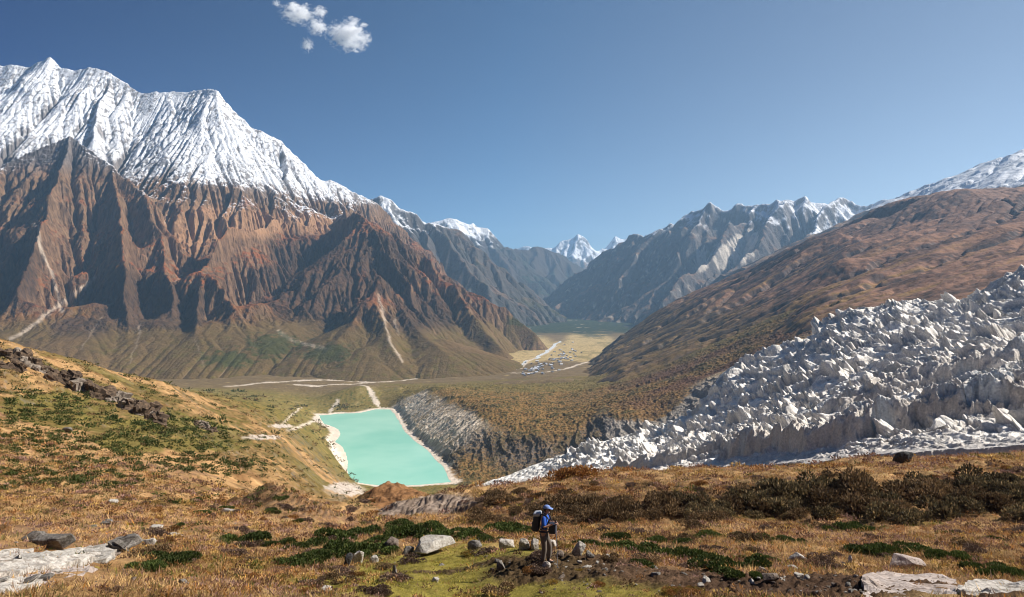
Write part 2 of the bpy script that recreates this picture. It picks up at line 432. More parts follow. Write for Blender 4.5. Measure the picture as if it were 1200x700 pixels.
def blob(U, PY, lst, seed=0, rag=.55, fr=26.):
    """ragged vegetation patches: (px, py, rx, ry) ellipses with noisy rims"""
    m = np.zeros(U.shape, f32)
    for (cx, cy_, rx, ry) in lst:
        d = np.hypot((U - cx) / rx, (PY - cy_) / ry)
        m = np.maximum(m, 1.3 - d)
    return m

GRASS = srgb(188, 148, 100); GRASS_D = srgb(142, 102, 66); OLIVE = srgb(112, 100, 44); GREEN = srgb(58, 72, 26); STRAW = srgb(190, 160, 105)
PURPLE = srgb(132, 100, 80); EARTH = srgb(96, 72, 54); GREYROCK = srgb(140, 130, 122); PALE = srgb(205, 196, 182); SAND = srgb(215, 198, 178)
FOREST = srgb(40, 50, 26); DARKROCK = srgb(80, 70, 62)

def foreground():
    U, Y, X = ground_grid(-700, 1900, 3, 140, 1950, 950)
    Z = ground_height(X, Y)
    PY = HOR - Z * FOC / Y
    S, sx, sy = slope_of(X, Y, Z)
    n1 = fbm(X / 6, Y / 6, 5, .6, seed=21); n2 = fbm(X / 1.3, Y / 1.3, 4, .6, seed=22); n3 = fbm(X / 14, Y / 14, 4, .5, seed=23)
    p = Paint(U.shape, GRASS * .8)
    p.over(GRASS_D * .8, sstep(-.1, .35, n1)); p.over(PURPLE * .8, sstep(.0, .4, n3 + .3 * n2) * .7)
    p.over(STRAW * .8, sstep(.15, .45, -n1 + .4 * n2) * .6)
    # mossy yellow-green grass in front of the walker
    p.over(srgb(150, 140, 60) * .8, sstep(0, .5, blob(U, PY, [(590, 672, 120, 34), (560, 690, 200, 24), (470, 660, 60, 14)]) + .5 * n1 + .25 * n2) * .85)
    # trodden earth path
    path = [P(760, 668, 18)[:2], P(690, 662, 18.8)[:2], P(650, 660, 19.2)[:2], P(560, 650, 21.5)[:2], P(480, 652, 23)[:2], P(430, 655, 24)[:2]]
    path2 = [P(650, 660, 19)[:2], P(760, 672, 18)[:2], P(840, 685, 16)[:2], P(900, 690, 15.5)[:2], P(1010, 684, 16.5)[:2]]
    d = np.minimum(line_d(X, Y, path), line_d(X, Y, path2) - 1.5) + n1 * .7 + n2 * .4
    pm = sstep(1.0, .1, d)
    p.over(srgb(84, 64, 50) * .9, pm * .9)
    Z = Z - pm * .10 + pm * ridged(X / .55, Y / .3, 3, .6, seed=31) * .16
    # bare eroded bank under the moraine crest
    sc = sstep(.0, .45, blob(U, PY, [(470, 598, 34, 12), (520, 592, 42, 14)]) + .3 * n1) * sstep(80, 90, Y) * sstep(112, 104, Y)
    st = ridged((X + Z * 1.1 + n1 * .4) / .8, Y / 9 + Z / 6, 3, seed=33)
    p.over(mix(srgb(150, 132, 116), srgb(92, 76, 64), np.clip(st + .6 * n2, 0, 1)[..., None]), sc)
    Z = Z + sc * (st - .5) * .35 + sc * n2 * .25
    # mound of tilted beds below the left hillside
    bl = MOUND_F(X, Y); lay = (bl - (X - MOUND_X) * .62 - (Y - MOUND_Y) * .3 + n1 * .35) / .55
    st2 = np.abs((lay % 1) - .5) * 2
    left = sstep(.1, .6, -(X - MOUND_X) / 2.) 
    p.over(mix(srgb(146, 112, 80), srgb(84, 68, 56), sstep(.3, .9, st2 + .5 * n2)[..., None]) * .9, sstep(.5, 1.4, bl + .8 * n1) * .8)
    Z = Z + sstep(.6, 1.6, bl) * (st2 - .5) * .26
    # darker brown brushwood floor
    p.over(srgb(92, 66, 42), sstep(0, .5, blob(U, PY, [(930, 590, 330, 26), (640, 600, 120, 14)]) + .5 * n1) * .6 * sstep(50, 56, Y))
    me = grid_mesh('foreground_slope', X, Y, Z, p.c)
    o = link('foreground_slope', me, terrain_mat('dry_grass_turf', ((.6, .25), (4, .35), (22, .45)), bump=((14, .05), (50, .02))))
    tag(o, 'dry brown grass slope with a stony path', kind='structure')
    return X, Y, Z

def valley():
    U, Y, X = ground_grid(-330, 1500, 139.9, 19000, 1500, 1250)
    Z = ground_height(X, Y)
    Z, sd = basin(X, Y, Z)
    PY = HOR - Z * FOC / Y
    n1 = fbm(X / 60, Y / 60, 5, .6, seed=41); n2 = fbm(X / 12, Y / 12, 4, .6, seed=42); n3 = fbm(X / 300, Y / 300, 4, .5, seed=43); n4 = fbm(X / 5, Y / 5, 3, .6, seed=44)
    wall = np.zeros(X.shape)
    mor = sstep(468, 486, U) * sstep(980, 940, U) * sstep(1440, 1470, Y) * sstep(2960, 2850, Y) * sstep(-5, 10, sd)
    Z = Z - 40 * mor - 3 * sstep(440, 448, U) * sstep(980, 940, U) * sstep(1440, 1470, Y) * sstep(3140, 3100, Y) * sstep(0, 10, sd)
    # scrub relief
    scr = sstep(140, 260, Y) * sstep(4200, 2500, Y) * sstep(6, 30, sd) * (1 - wall)
    b1 = np.clip(fbm(X / 3.2, Y / 4.5, 3, .6, seed=46) + .05, -.2, 1); b2 = np.clip(fbm(X / 8, Y / 11, 3, .6, seed=47) + .05, -.2, 1)
    Z = Z + scr * (b1 * 1.3 * sstep(900, 400, Y) + b2 * 3.2 * sstep(350, 700, Y))
    Ss, _, _ = slope_of(X, Y, Z)
    p = Paint(U.shape, GRASS * .8)
    p.over(GRASS_D * .8, sstep(-.15, .3, n2 + .5 * n1))
    p.over(srgb(134, 116, 62) * .8, sstep(500, 900, Y) * sstep(-.5, .2, n1 + .4) )
    p.over(srgb(122, 98, 56) * .8, sstep(-.25, .15, n1 + .3 * n2) * sstep(150, 260, Y) * sstep(1400, 900, Y) * .85)
    p.over(srgb(92, 84, 40) * .8, sstep(.0, .25, n3 + .4 * n1 + .3 * n4) * sstep(160, 300, Y) * sstep(2400, 1800, Y) * .7)
    p.over(GREEN, sstep(.05, .28, n2 + .4 * n4 + .3 * n1) * .7 * sstep(300, 700, Y)); p.over(srgb(160, 134, 62) * .85, sstep(.1, .35, -n2 + .5 * n3) * .5 * sstep(700, 1000, Y) * sstep(2600, 2200, Y))
    # green mats on the left hillside
    gm = blob(U, PY, [(60, 560, 110, 16), (30, 520, 70, 14), (150, 520, 60, 12), (60, 480, 70, 22), (230, 520, 60, 10), (180, 500, 90, 14), (120, 545, 60, 12)])
    p.over(srgb(108, 98, 48) * .9, sstep(.1, .5, gm + .6 * n2 + .4 * n4) * .9 * sstep(900, 500, Y))
    p.over(srgb(104, 96, 40) * .9, sstep(0.0, .5, n1 + .4 * n2) * sstep(130, 300, Y) * sstep(900, 400, Y) * .5)
    pl = 0
    fl = sstep(2550, 2900, Y + 60 * n1)
    p.over(srgb(128, 106, 72) * .75, fl * (1 - pl)); p.over(srgb(98, 80, 54) * .75, fl * sstep(0, .4, n1 + .3 * n2) * .7 * (1 - pl))
    # tan fields round the village
    fd = blob(U, PY, [(610, 405, 36, 12), (655, 412, 30, 10), (690, 402, 26, 14), (600, 418, 40, 8), (680, 415, 26, 8), (560, 425, 40, 8)]) * sstep(3000, 3400, Y)
    p.over(srgb(200, 172, 120) * .85, sstep(.0, .4, fd + .4 * n1) * .9)
    p.over(srgb(90, 86, 46), sstep(.2, .35, n3 + .5 * n1) * sstep(.0, .4, fd) * .6)
    p.over(srgb(150, 134, 84) * .85, sstep(.0, .4, fd) * sstep(.0, .3, n2 + .5 * n1) * .6); p.over(srgb(116, 104, 62) * .8, sstep(.0, .4, fd) * sstep(.1, .35, -n1 + .3 * n2) * .6)
    # forest on the far valley floor
    ff = sstep(6200, 7200, Y + 900 * n3)
    p.over(FOREST, ff); p.over(srgb(66, 70, 40), ff * sstep(-.1, .3, n1 + .4 * n3) * .7); p.over(srgb(24, 30, 18), ff * sstep(.05, .3, -n1 + .3 * n3) * .8); p.over(SAND * .7, ff * sstep(.42, .5, n3 + .3 * n1) * .8)
    # pale beach and gravel
    bw = 16 + 14 * n1 + 22 * np.exp(-((PY - 530) / 30) ** 2) * sstep(430, 400, U)
    p.over(SAND, sstep(bw + 5, bw - 5, sd) * sstep(1250, 1300, Y))
    # river bars and side streams as pale gravel
    for pts, wd in RIVER_BARS:
        w_ = [to_lake(*q) for q in pts]
        xs = [q[0] for q in w_] + [0]; ys = [q[1] for q in w_]
        bb = (Y > min(ys) - 150) & (Y < max(ys) + 150) & (U > min(q[0] for q in pts) - 40) & (U < max(q[0] for q in pts) + 40)
        dd = np.full(X.shape, 1e3); dd[bb] = line_d(X[bb], Y[bb], w_)
        dd = dd + n1 * wd * 1.2 + n2 * wd * .5
        p.over(SAND * .92, sstep(wd, wd * .35, dd) * .9)
    p.over(GRASS_D * .85, sstep(0, .4, blob(U, PY, [(460, 576, 36, 20)]) + .3 * n2) * sstep(320, 270, Y))
    for pts, wd in (([(281, 514), (318, 513), (345, 503), (372, 492)], 2.2), ([(318, 512), (338, 490), (352, 478)], 1.2), ([(395, 470), (388, 482)], 3.), ([(402, 572), (380, 556), (368, 545)], 1.5)):
        dd = line_d(U + n1 * 5, PY, pts) + n2 * wd * .8
        p.over(SAND * .9, sstep(wd, wd * .3, dd) * sstep(700, 800, Y) * sstep(2900, 2700, Y) * .85)
    # earth scars on the left slope
    p.over(srgb(186, 172, 158), sstep(.25, .5, blob(U, PY, [(305, 513, 26, 3), (330, 500, 14, 2.5), (402, 575, 26, 9), (385, 590, 20, 6)]) + .5 * n2) * sstep(200, 400, Y) * .9)
    rk = sstep(.75, 1.1, Ss) * sstep(1300, 900, Y)
    p.over(GREYROCK * .7, rk * .5 * sstep(.0, .3, n4 + n2))
    me = grid_mesh('valley_floor', X, Y, Z, p.c, keep=None)
    o = link('valley_floor', me, terrain_mat('valley_turf', ((.03, .15), (.25, .25), (1.2, .25)), bump=((.8, .35),)))
    tag(o, 'brown valley floor and scrubby hillside around the lake', kind='structure')
    return X, Y, Z
RIVER_BARS = [
    ([(270, 455), (300, 450), (340, 446), (380, 444), (420, 443), (435, 446), (410, 449), (370, 452), (345, 450)], 26),
    ([(435, 447), (480, 441), (530, 437), (580, 435), (610, 431)], 16),
    ([(421, 455), (430, 464), (438, 472), (447, 479)], 14),
    ([(447, 479), (458, 476), (463, 482)], 16),
    ([(610, 432), (618, 424), (640, 414), (652, 404)], 12),
    ([(628, 420), (640, 412)], 10), ([(600, 436), (640, 438), (660, 434), (690, 424)], 16),
]
MOR = [(462, 486, 2290), (470, 498, 2116), (486, 518, 1878), (509, 538, 1689), (528, 562, 1506), (478, 460, 2560), (505, 456, 2400), (525, 461, 2220), (542, 469, 2060), (554, 478, 1920), (558, 486, 1820), (575, 497, 1740), (600, 505, 1680), (640, 508, 1640), (690, 507, 1610), (715, 492, 1620), (740, 484, 1630), (780, 480, 1620), (815, 468, 1610), (840, 452, 1620), (880, 430, 1640), (930, 408, 1680), (990, 380, 1720),
 (545, 565, 1500), (600, 562, 1500), (690, 550, 1490), (760, 530, 1480), (800, 514, 1470), (830, 494, 1470), (880, 460, 1480), (930, 436, 1500), (990, 410, 1500), (500, 566, 1480), (450, 570, 1450),
 (520, 456, 2650), (560, 463, 2250), (600, 470, 2050), (600, 458, 2400), (650, 480, 1880), (650, 463, 2250), (650, 452, 2600), (700, 480, 1760), (700, 463, 2150), (700, 448, 2700), (760, 457, 1950), (760, 437, 2400), (760, 420, 2800), (830, 440, 1850), (830, 400, 2500), (900, 412, 1800), (900, 370, 2500), (990, 372, 1800), (990, 330, 2400),
 (480, 452, 3000), (560, 450, 3000), (640, 446, 3100), (700, 440, 3000), (760, 408, 3100), (830, 378, 3100), (900, 340, 3100), (990, 300, 3100), (430, 452, 3000), (430, 480, 2400), (440, 462, 2600), (455, 470, 2480), (420, 458, 2650), (420, 485, 2310)]
def moraine():
    u = np.linspace(436, 985, int(780 * Q)); v = np.concatenate([np.linspace(math.log(1440), math.log(2050), int(620 * Q), endpoint=False), np.linspace(math.log(2050), math.log(3170), int(330 * Q))])
    U, V = np.meshgrid(u, v); Y = np.exp(V); X = Y * (U - PX0) / FOC
    ft = tps_fit([(a / 100, math.log(c) * 5) for a, b, c in MOR], np.array([b for a, b, c in MOR], float), 1e-4)
    vg = np.linspace(v[0], v[-1], 160); ug = np.linspace(436, 985, 140); a, b = np.meshgrid(ug / 100, vg * 5)
    G = tps_eval(ft, a, b); fi = (V - vg[0]) / (vg[1] - vg[0]); gi = (U - ug[0]) / (ug[1] - ug[0])
    j = np.clip(fi.astype(int), 0, 158); i = np.clip(gi.astype(int), 0, 138); fj = fi - j; fi_ = gi - i
    PYs = (G[j, i] * (1 - fi_) + G[j, i + 1] * fi_) * (1 - fj) + (G[j + 1, i] * (1 - fi_) + G[j + 1, i + 1] * fi_) * fj
    Z = Y * (HOR - PYs) / FOC
    Z, sd = basin(X, Y, Z, 34)
    n1 = fbm(X / 60, Y / 60, 5, .6, seed=41); n2 = fbm(X / 12, Y / 12, 4, .6, seed=42); n3 = fbm(X / 300, Y / 300, 4, .5, seed=43); n4 = fbm(X / 5, Y / 5, 3, .6, seed=44)
    S0, sx, sy = slope_of(X, Y, Z)
    wall = sstep(.30, .52, blur(S0, 4)) * sstep(6, 30, sd) * np.maximum(sstep(1900, 1780, Y + (U - 700) * .3), sstep(640, 600, U))
    # gullies run straight down the bank: stripes across the fall line
    L = np.hypot(sx, sy) + 1e-6; along = X * .80 - Y * .60 * np.sign(-sx) * 0 - Y * .45
    lakeside = sstep(520, 490, U - (Y - 1700) * .12 + 40)
    ga = (X * .35 - Y * .94) / 24. + n1 * .5; gb = (X + n1 * 34 + n3 * 30 + Z * .25) / 30. 
    lk = sstep(1640, 1780, Y + 20 * n1)
    gul = mix(ridged(gb, Z / 120., 4, .55, seed=45), ridged(ga, Z / 120., 4, .55, seed=46), lk)
    Z = Z + wall * (gul - .5) * mix(11, 9, lk) + wall * (n2 * 3 + n4 * 1.5 + n1 * mix(8, 4, lk))
    amp = 1.0; veg = (1 - wall) * sstep(8, 30, sd)
    Z = Z + veg * (n1 * 7 + 1.6 * np.clip(fbm(X / 7, Y / 9, 3, .6, seed=46) + .1, -.2, 1) * 2.2 * amp + np.clip(n2, 0, 1) * 3)
    tz = ridged((X * .4 + Y) / 130., (X - Y * .4) / 500., 3, seed=48); Z = Z + veg * (tz - .4) * 9
    Z = Z - 40 * sstep(700, 760, U) * sstep(2350, 2750, Y + n1 * 80) 
    we = sstep(438, 476, U) * sstep(3160, 2900, Y); Zg = gz_smooth(X, Y) + n1 * 2
    Z = np.where(sd > 4, mix(Zg - .5, Z, np.maximum(we, sstep(40, 8, sd))), Z)
    Ss, _, _ = slope_of(X, Y, Z)
    p = Paint(U.shape, srgb(146, 112, 66) * .8)
    p.over(srgb(118, 96, 56) * .75, sstep(-.05, .3, n1 + .4 * n2)); p.over(srgb(70, 68, 32) * .8, sstep(.02, .25, n2 + .5 * n4 + .3 * n1) * .8)
    p.over(srgb(116, 84, 62) * .75, sstep(-.1, .35, n3 + .3 * n2) * sstep(640, 760, U)); p.over(srgb(122, 108, 58) * .8, np.maximum(sstep(2200, 2500, Y + 150 * n1), sstep(500, 460, U)) * .7)
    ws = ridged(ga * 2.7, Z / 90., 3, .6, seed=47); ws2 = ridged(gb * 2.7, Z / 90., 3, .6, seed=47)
    wc = mix(srgb(228, 212, 190), srgb(166, 148, 126), np.clip(ws * 1.3, 0, 1)[..., None]); wd = mix(srgb(100, 92, 86), srgb(54, 49, 46), np.clip(ws2 + n2, 0, 1)[..., None])  # wd: front wall, its shadow darkened into the till colour
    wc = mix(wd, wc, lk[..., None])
    wc = mix(wc, np.zeros(3) + srgb(140, 112, 62) * .8, (sstep(.1, .3, n1 + .3 * n2) * mix(.3, .5, lk))[..., None])
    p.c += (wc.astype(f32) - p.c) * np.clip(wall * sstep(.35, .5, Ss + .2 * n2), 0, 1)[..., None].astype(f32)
    p.over(srgb(168, 158, 146) * .9, sstep(.2, .6, wall * sstep(690, 730, U) + .3 * n2 - .1) * sstep(1760, 1680, Y) * .7)
    bw = 18 + 16 * n1 + 8 * n2; p.over(SAND, sstep(bw + 6, bw - 6, sd))
    p.over(srgb(150, 138, 124), sstep(.15, .3, n2) * sstep(50, 10, sd) * .6)
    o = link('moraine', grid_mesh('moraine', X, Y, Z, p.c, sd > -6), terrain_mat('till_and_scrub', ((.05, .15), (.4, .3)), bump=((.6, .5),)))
    tag(o, 'old moraine with pale gullied banks beside the lake', kind='structure')
FG = foreground(); VL = valley(); moraine(); log('ground')
def lake():
    cx, cy_ = SHORE[:, 0].mean(), SHORE[:, 1].mean()
    pts = [(cx + (x - cx) * 1.06, cy_ + (y - cy_) * 1.04) for x, y in SHORE]
    bm = bmesh.new(); vs = [bm.verts.new((x, y, LAKE)) for x, y in pts]; bm.faces.new(vs); bmesh.ops.triangulate(bm, faces=bm.faces)
    bmesh.ops.recalc_face_normals(bm, faces=bm.faces)
    for f in bm.faces:
        if f.normal.z < 0: f.normal_flip()
    me = bpy.data.meshes.new('lake_water'); bm.to_mesh(me); bm.free()
    m, N, L, B = new_mat('glacial_milk'); tc = N.new('ShaderNodeTexCoord')
    n = N.new('ShaderNodeTexNoise'); n.inputs['Scale'].default_value = .006; n.inputs['Detail'].default_value = 3; L.new(tc.outputs['Object'], n.inputs['Vector'])
    r = N.new('ShaderNodeValToRGB'); r.color_ramp.elements[0].position = .3; r.color_ramp.elements[1].position = .75
    r.color_ramp.elements[0].color = (*srgb(140, 200, 176), 1); r.color_ramp.elements[1].color = (*srgb(170, 216, 192), 1)
    L.new(n.outputs['Fac'], r.inputs['Fac']); L.new(r.outputs['Color'], B.inputs['Base Color'])
    B.inputs['Roughness'].default_value = .25; B.inputs['Specular IOR Level'].default_value = .3
    n2 = N.new('ShaderNodeTexNoise'); n2.inputs['Scale'].default_value = .5; L.new(tc.outputs['Object'], n2.inputs['Vector'])
    b = N.new('ShaderNodeBump'); b.inputs['Strength'].default_value = .2; b.inputs['Distance'].default_value = .1; L.new(n2.outputs['Fac'], b.inputs['Height']); L.new(b.outputs['Normal'], B.inputs['Normal'])
    o = link('lake_water', me, m); tag(o, 'milky turquoise glacial lake', kind='structure')
lake()
# ------------------------------------------------------------------ mountains
def cart(x0, x1, y0, y1, dx):
    dx = dx / Q; nx = int((x1 - x0) / dx) // 8 * 8 + 1; ny = int((y1 - y0) / dx) // 8 * 8 + 1
    return nx, ny, (x1 - x0) / (nx - 1)
def build_patch(x0, x1, y0, y1, dx, base_fn, noise, crest=None, steps=((4, 30), (2, 16), (1, 8)), K=.02, m=.42, comp=350., diff=.0):
    nx, ny, d = cart(x0, x1, y0, y1, dx)
    z = None; A = None
    for k, its in steps:
        n_x, n_y = (nx - 1) // k + 1, (ny - 1) // k + 1
        X, Y = np.meshgrid(np.linspace(x0, x1, n_x), np.linspace(y0, y1, n_y))
        if z is None: z = base_fn(X, Y) + noise(X, Y, k)
        else: z = resize(z, n_y, n_x) + noise(X, Y, k) * .0 + fbm(X / (d * k * 5), Y / (d * k * 5), 2, seed=77) * d * k * .25
        z, A = erode(z, d * k, its, K, m, comp, diff=diff)
    base = resize(base_fn(*np.meshgrid(np.linspace(x0, x1, (nx - 1) // 4 + 1), np.linspace(y0, y1, (ny - 1) // 4 + 1))), ny, nx)
    if crest:
        # bring the skyline back to its surveyed height after the carving
        num = np.zeros(z.shape); den = np.full(z.shape, 1e-3)
        for cp in crest:
            pts, R = cp
            w = [P(*p) for p in pts]
            for a, b in zip(w[:-1], w[1:]):
                L = math.hypot(b[0] - a[0], b[1] - a[1]); n = max(2, int(L / (R * .5)))
                for t in np.linspace(0, 1, n):
                    cx, cy_, cz = [a[i] + t * (b[i] - a[i]) for i in range(3)]
                    i0 = int((cx - x0) / d); j0 = int((cy_ - y0) / d); r = int(R * .8 / d) + 1
                    if i0 < r or j0 < r or i0 >= nx - r or j0 >= ny - r: continue
                    win = z[j0 - r:j0 + r + 1, i0 - r:i0 + r + 1]
                    yy = y0 + np.arange(j0 - r, j0 + r + 1) * d
                    dv = (cz / cy_ - (win / yy[:, None]).max()) * cy_
                    q = int(3 * R / d)
                    ja, jb, ia, ib = max(0, j0 - q), min(ny, j0 + q + 1), max(0, i0 - q), min(nx, i0 + q + 1)
                    gy = (np.arange(ja, jb) - j0)[:, None] * d; gx = (np.arange(ia, ib) - i0)[None] * d
                    wgt = np.exp(-(gx * gx + gy * gy) / (2 * R * R))
                    num[ja:jb, ia:ib] += wgt * dv; den[ja:jb, ia:ib] += wgt
        z = z + num / np.maximum(den, .25)
    X, Y = np.meshgrid(np.linspace(x0, x1, nx), np.linspace(y0, y1, ny))
    gy, gx = np.gradient(z, d)
    log('patch', nx, ny, 'slope', float(np.median(np.hypot(gx, gy))))
    return dict(base=base, X=X, Y=Y, Z=z, A=A, S=np.hypot(gx, gy), gx=gx, gy=gy, d=d, curv=z - blur(z, max(1, 40 / d)))
SNOW = C(.76, .76, .77); ROCK = srgb(142, 112, 84); ROCK_D = srgb(76, 58, 44); RUST = srgb(142, 86, 50); RUST_D = srgb(100, 62, 40)
MEADOW = srgb(112, 90, 54); SCREE = srgb(170, 148, 126)

# --- the great snow mountain on the left with its brown lower spurs
CR_B = [(-330, 150, 6600), (-200, 120, 6600), (-100, 100, 6600), (-40, 86, 6550), (0, 76, 6500), (35, 77, 6500), (57, 64, 6450), (72, 77, 6450), (88, 80, 6450), (105, 77, 6400), (125, 83, 6400), (150, 95, 6400), (170, 108, 6400), (205, 107, 6400),
        (240, 102, 6300), (254, 103, 6250), (275, 125, 6300), (300, 146, 6350), (335, 165, 6400), (360, 187, 6450), (375, 206, 6500), (400, 215, 6550), (430, 230, 6650), (460, 248, 6800), (500, 290, 7000), (540, 335, 7200), (580, 372, 7300)]
R_B = [
 (CR_B, 1.4, .9, 500),
 ([(254, 103, 6250), (262, 150, 5950), (300, 200, 5750), (310, 232, 5550)], 1.6, .9, 300),
 ([(125, 83, 6400), (118, 130, 6000), (110, 160, 5700)], 1.6, .9, 300),
 ([(205, 107, 6400), (215, 160, 6000), (225, 215, 5700)], 1.5, .9, 300),
 ([(335, 165, 6400), (340, 200, 6100), (330, 232, 5700)], 1.5, .9, 300),
 # dark rock buttress
 ([(-200, 260, 5000), (-60, 225, 5000), (0, 196, 5050), (40, 176, 5150), (75, 160, 5200), (100, 176, 5150), (130, 198, 5100), (165, 228, 5000), (200, 280, 4700)], 1.5, .8, 400),
 ([(75, 160, 5200), (68, 205, 4850), (60, 250, 4500), (40, 300, 4150), (20, 345, 3850)], 1.8, .95, 300),
 ([(130, 198, 5100), (140, 250, 4650), (145, 290, 4350), (150, 350, 3950), (152, 392, 3700)], 2.2, 1.05, 240),
 ([(0, 196, 5050), (-20, 260, 4500), (-40, 330, 4000)], 1.5, .75, 300),
 ([(165, 228, 5000), (185, 290, 4500), (195, 340, 4150), (200, 385, 3850)], 1.4, .75, 250),
 # middle spurs
 ([(310, 232, 5550), (325, 255, 5300), (300, 268, 4900), (265, 272, 4700), (245, 300, 4450), (231, 316, 4300), (228, 350, 4000), (228, 388, 3700)], 2.2, 1.1, 260),
 ([(231, 316, 4300), (260, 345, 4100), (285, 380, 3850)], 1.5, .8, 200),
 # dark pyramid and its ridges
 ([(385, 236, 6300), (410, 262, 5600), (420, 258, 5200), (429, 249, 5000), (445, 262, 5000), (462, 275, 5050), (500, 303, 5100), (530, 324, 5100), (560, 344, 5050), (595, 366, 4950), (625, 388, 4850)], 1.5, .7, 260),
 ([(429, 249, 5000), (440, 270, 4850), (452, 292, 4700), (475, 325, 4500), (492, 350, 4350), (520, 385, 4150), (560, 408, 4000)], 2.3, 1.1, 320),
 ([(429, 249, 5000), (395, 265, 5350), (350, 300, 5500), (305, 345, 5200)], 2.2, 1.15, 350),
 ([(500, 303, 5100), (540, 350, 4700), (570, 385, 4400), (592, 405, 4200)], 1.1, .75, 250),
 # green foothills
 ([(452, 335, 4250), (446, 352, 4050), (455, 385, 3750), (475, 420, 3480)], .9, .6, 120),
 ([(446, 352, 4050), (420, 375, 3850), (395, 400, 3620)], .9, .6, 120),
 ([(480, 360, 4150), (505, 395, 3780), (530, 422, 3500)], .8, .6, 120),
]
def base_b(X, Y):
    # long debris aprons at the foot
    wa = fbm(X / 900, Y / 900, 4, .5, seed=33) * 110; wb = fbm(X / 900 + 5, Y / 900, 4, .5, seed=34) * 110
    z = ridge_base(X + wa, Y + wb, R_B)
    apr = np.full(X.shape, -1500.)
    for cx, cy_, h, s in ((110, 3950, -70, .44), (30, 3850, -110, .44), (190, 3950, -130, .44), (250, 3850, -190, .42), (300, 4150, -90, .40), (335, 4450, -60, .36), (60, 3700, -200, .4), (400, 3850, -210, .40), (430, 3600, -300, .35), (520, 3800, -270, .34), (-100, 3850, -100, .42), (-250, 3850, -100, .42)):
        x0 = cy_ * (cx - 600) / FOC
        apr = np.maximum(apr, h - s * np.hypot(X - x0, Y - cy_))
    k = 60.
    h = np.clip(.5 + .5 * (z - apr) / k, 0, 1)
    z = mix(apr, z, h) + k * h * (1 - h)
    return np.maximum(z, -520)
def noise_b(X, Y, k):
    wx = fbm(X / 500, Y / 500, 3, seed=51) * 90
    am = sstep(-400, 0, ridge_base(X, Y, R_B[:6]) * 0 + 1)
    wx2 = fbm(X / 700, Y / 700, 3, seed=38) * 220; wy2 = fbm(X / 700 + 9, Y / 700, 3, seed=37) * 220
    n = fbm((X + wx2) / 620, (Y + wy2) / 620, 5, .52, seed=52) * 85 + (ridged((X + wx2) / 420, (Y + wy2) / 420, 5, .55, seed=53) - .4) * 95
    zb = ridge_base(X, Y, R_B[5:6])
    return n * sstep(-420, -100, base_b(X, Y)) * (1 - .45 * sstep(700, 1000, base_b(X, Y)))
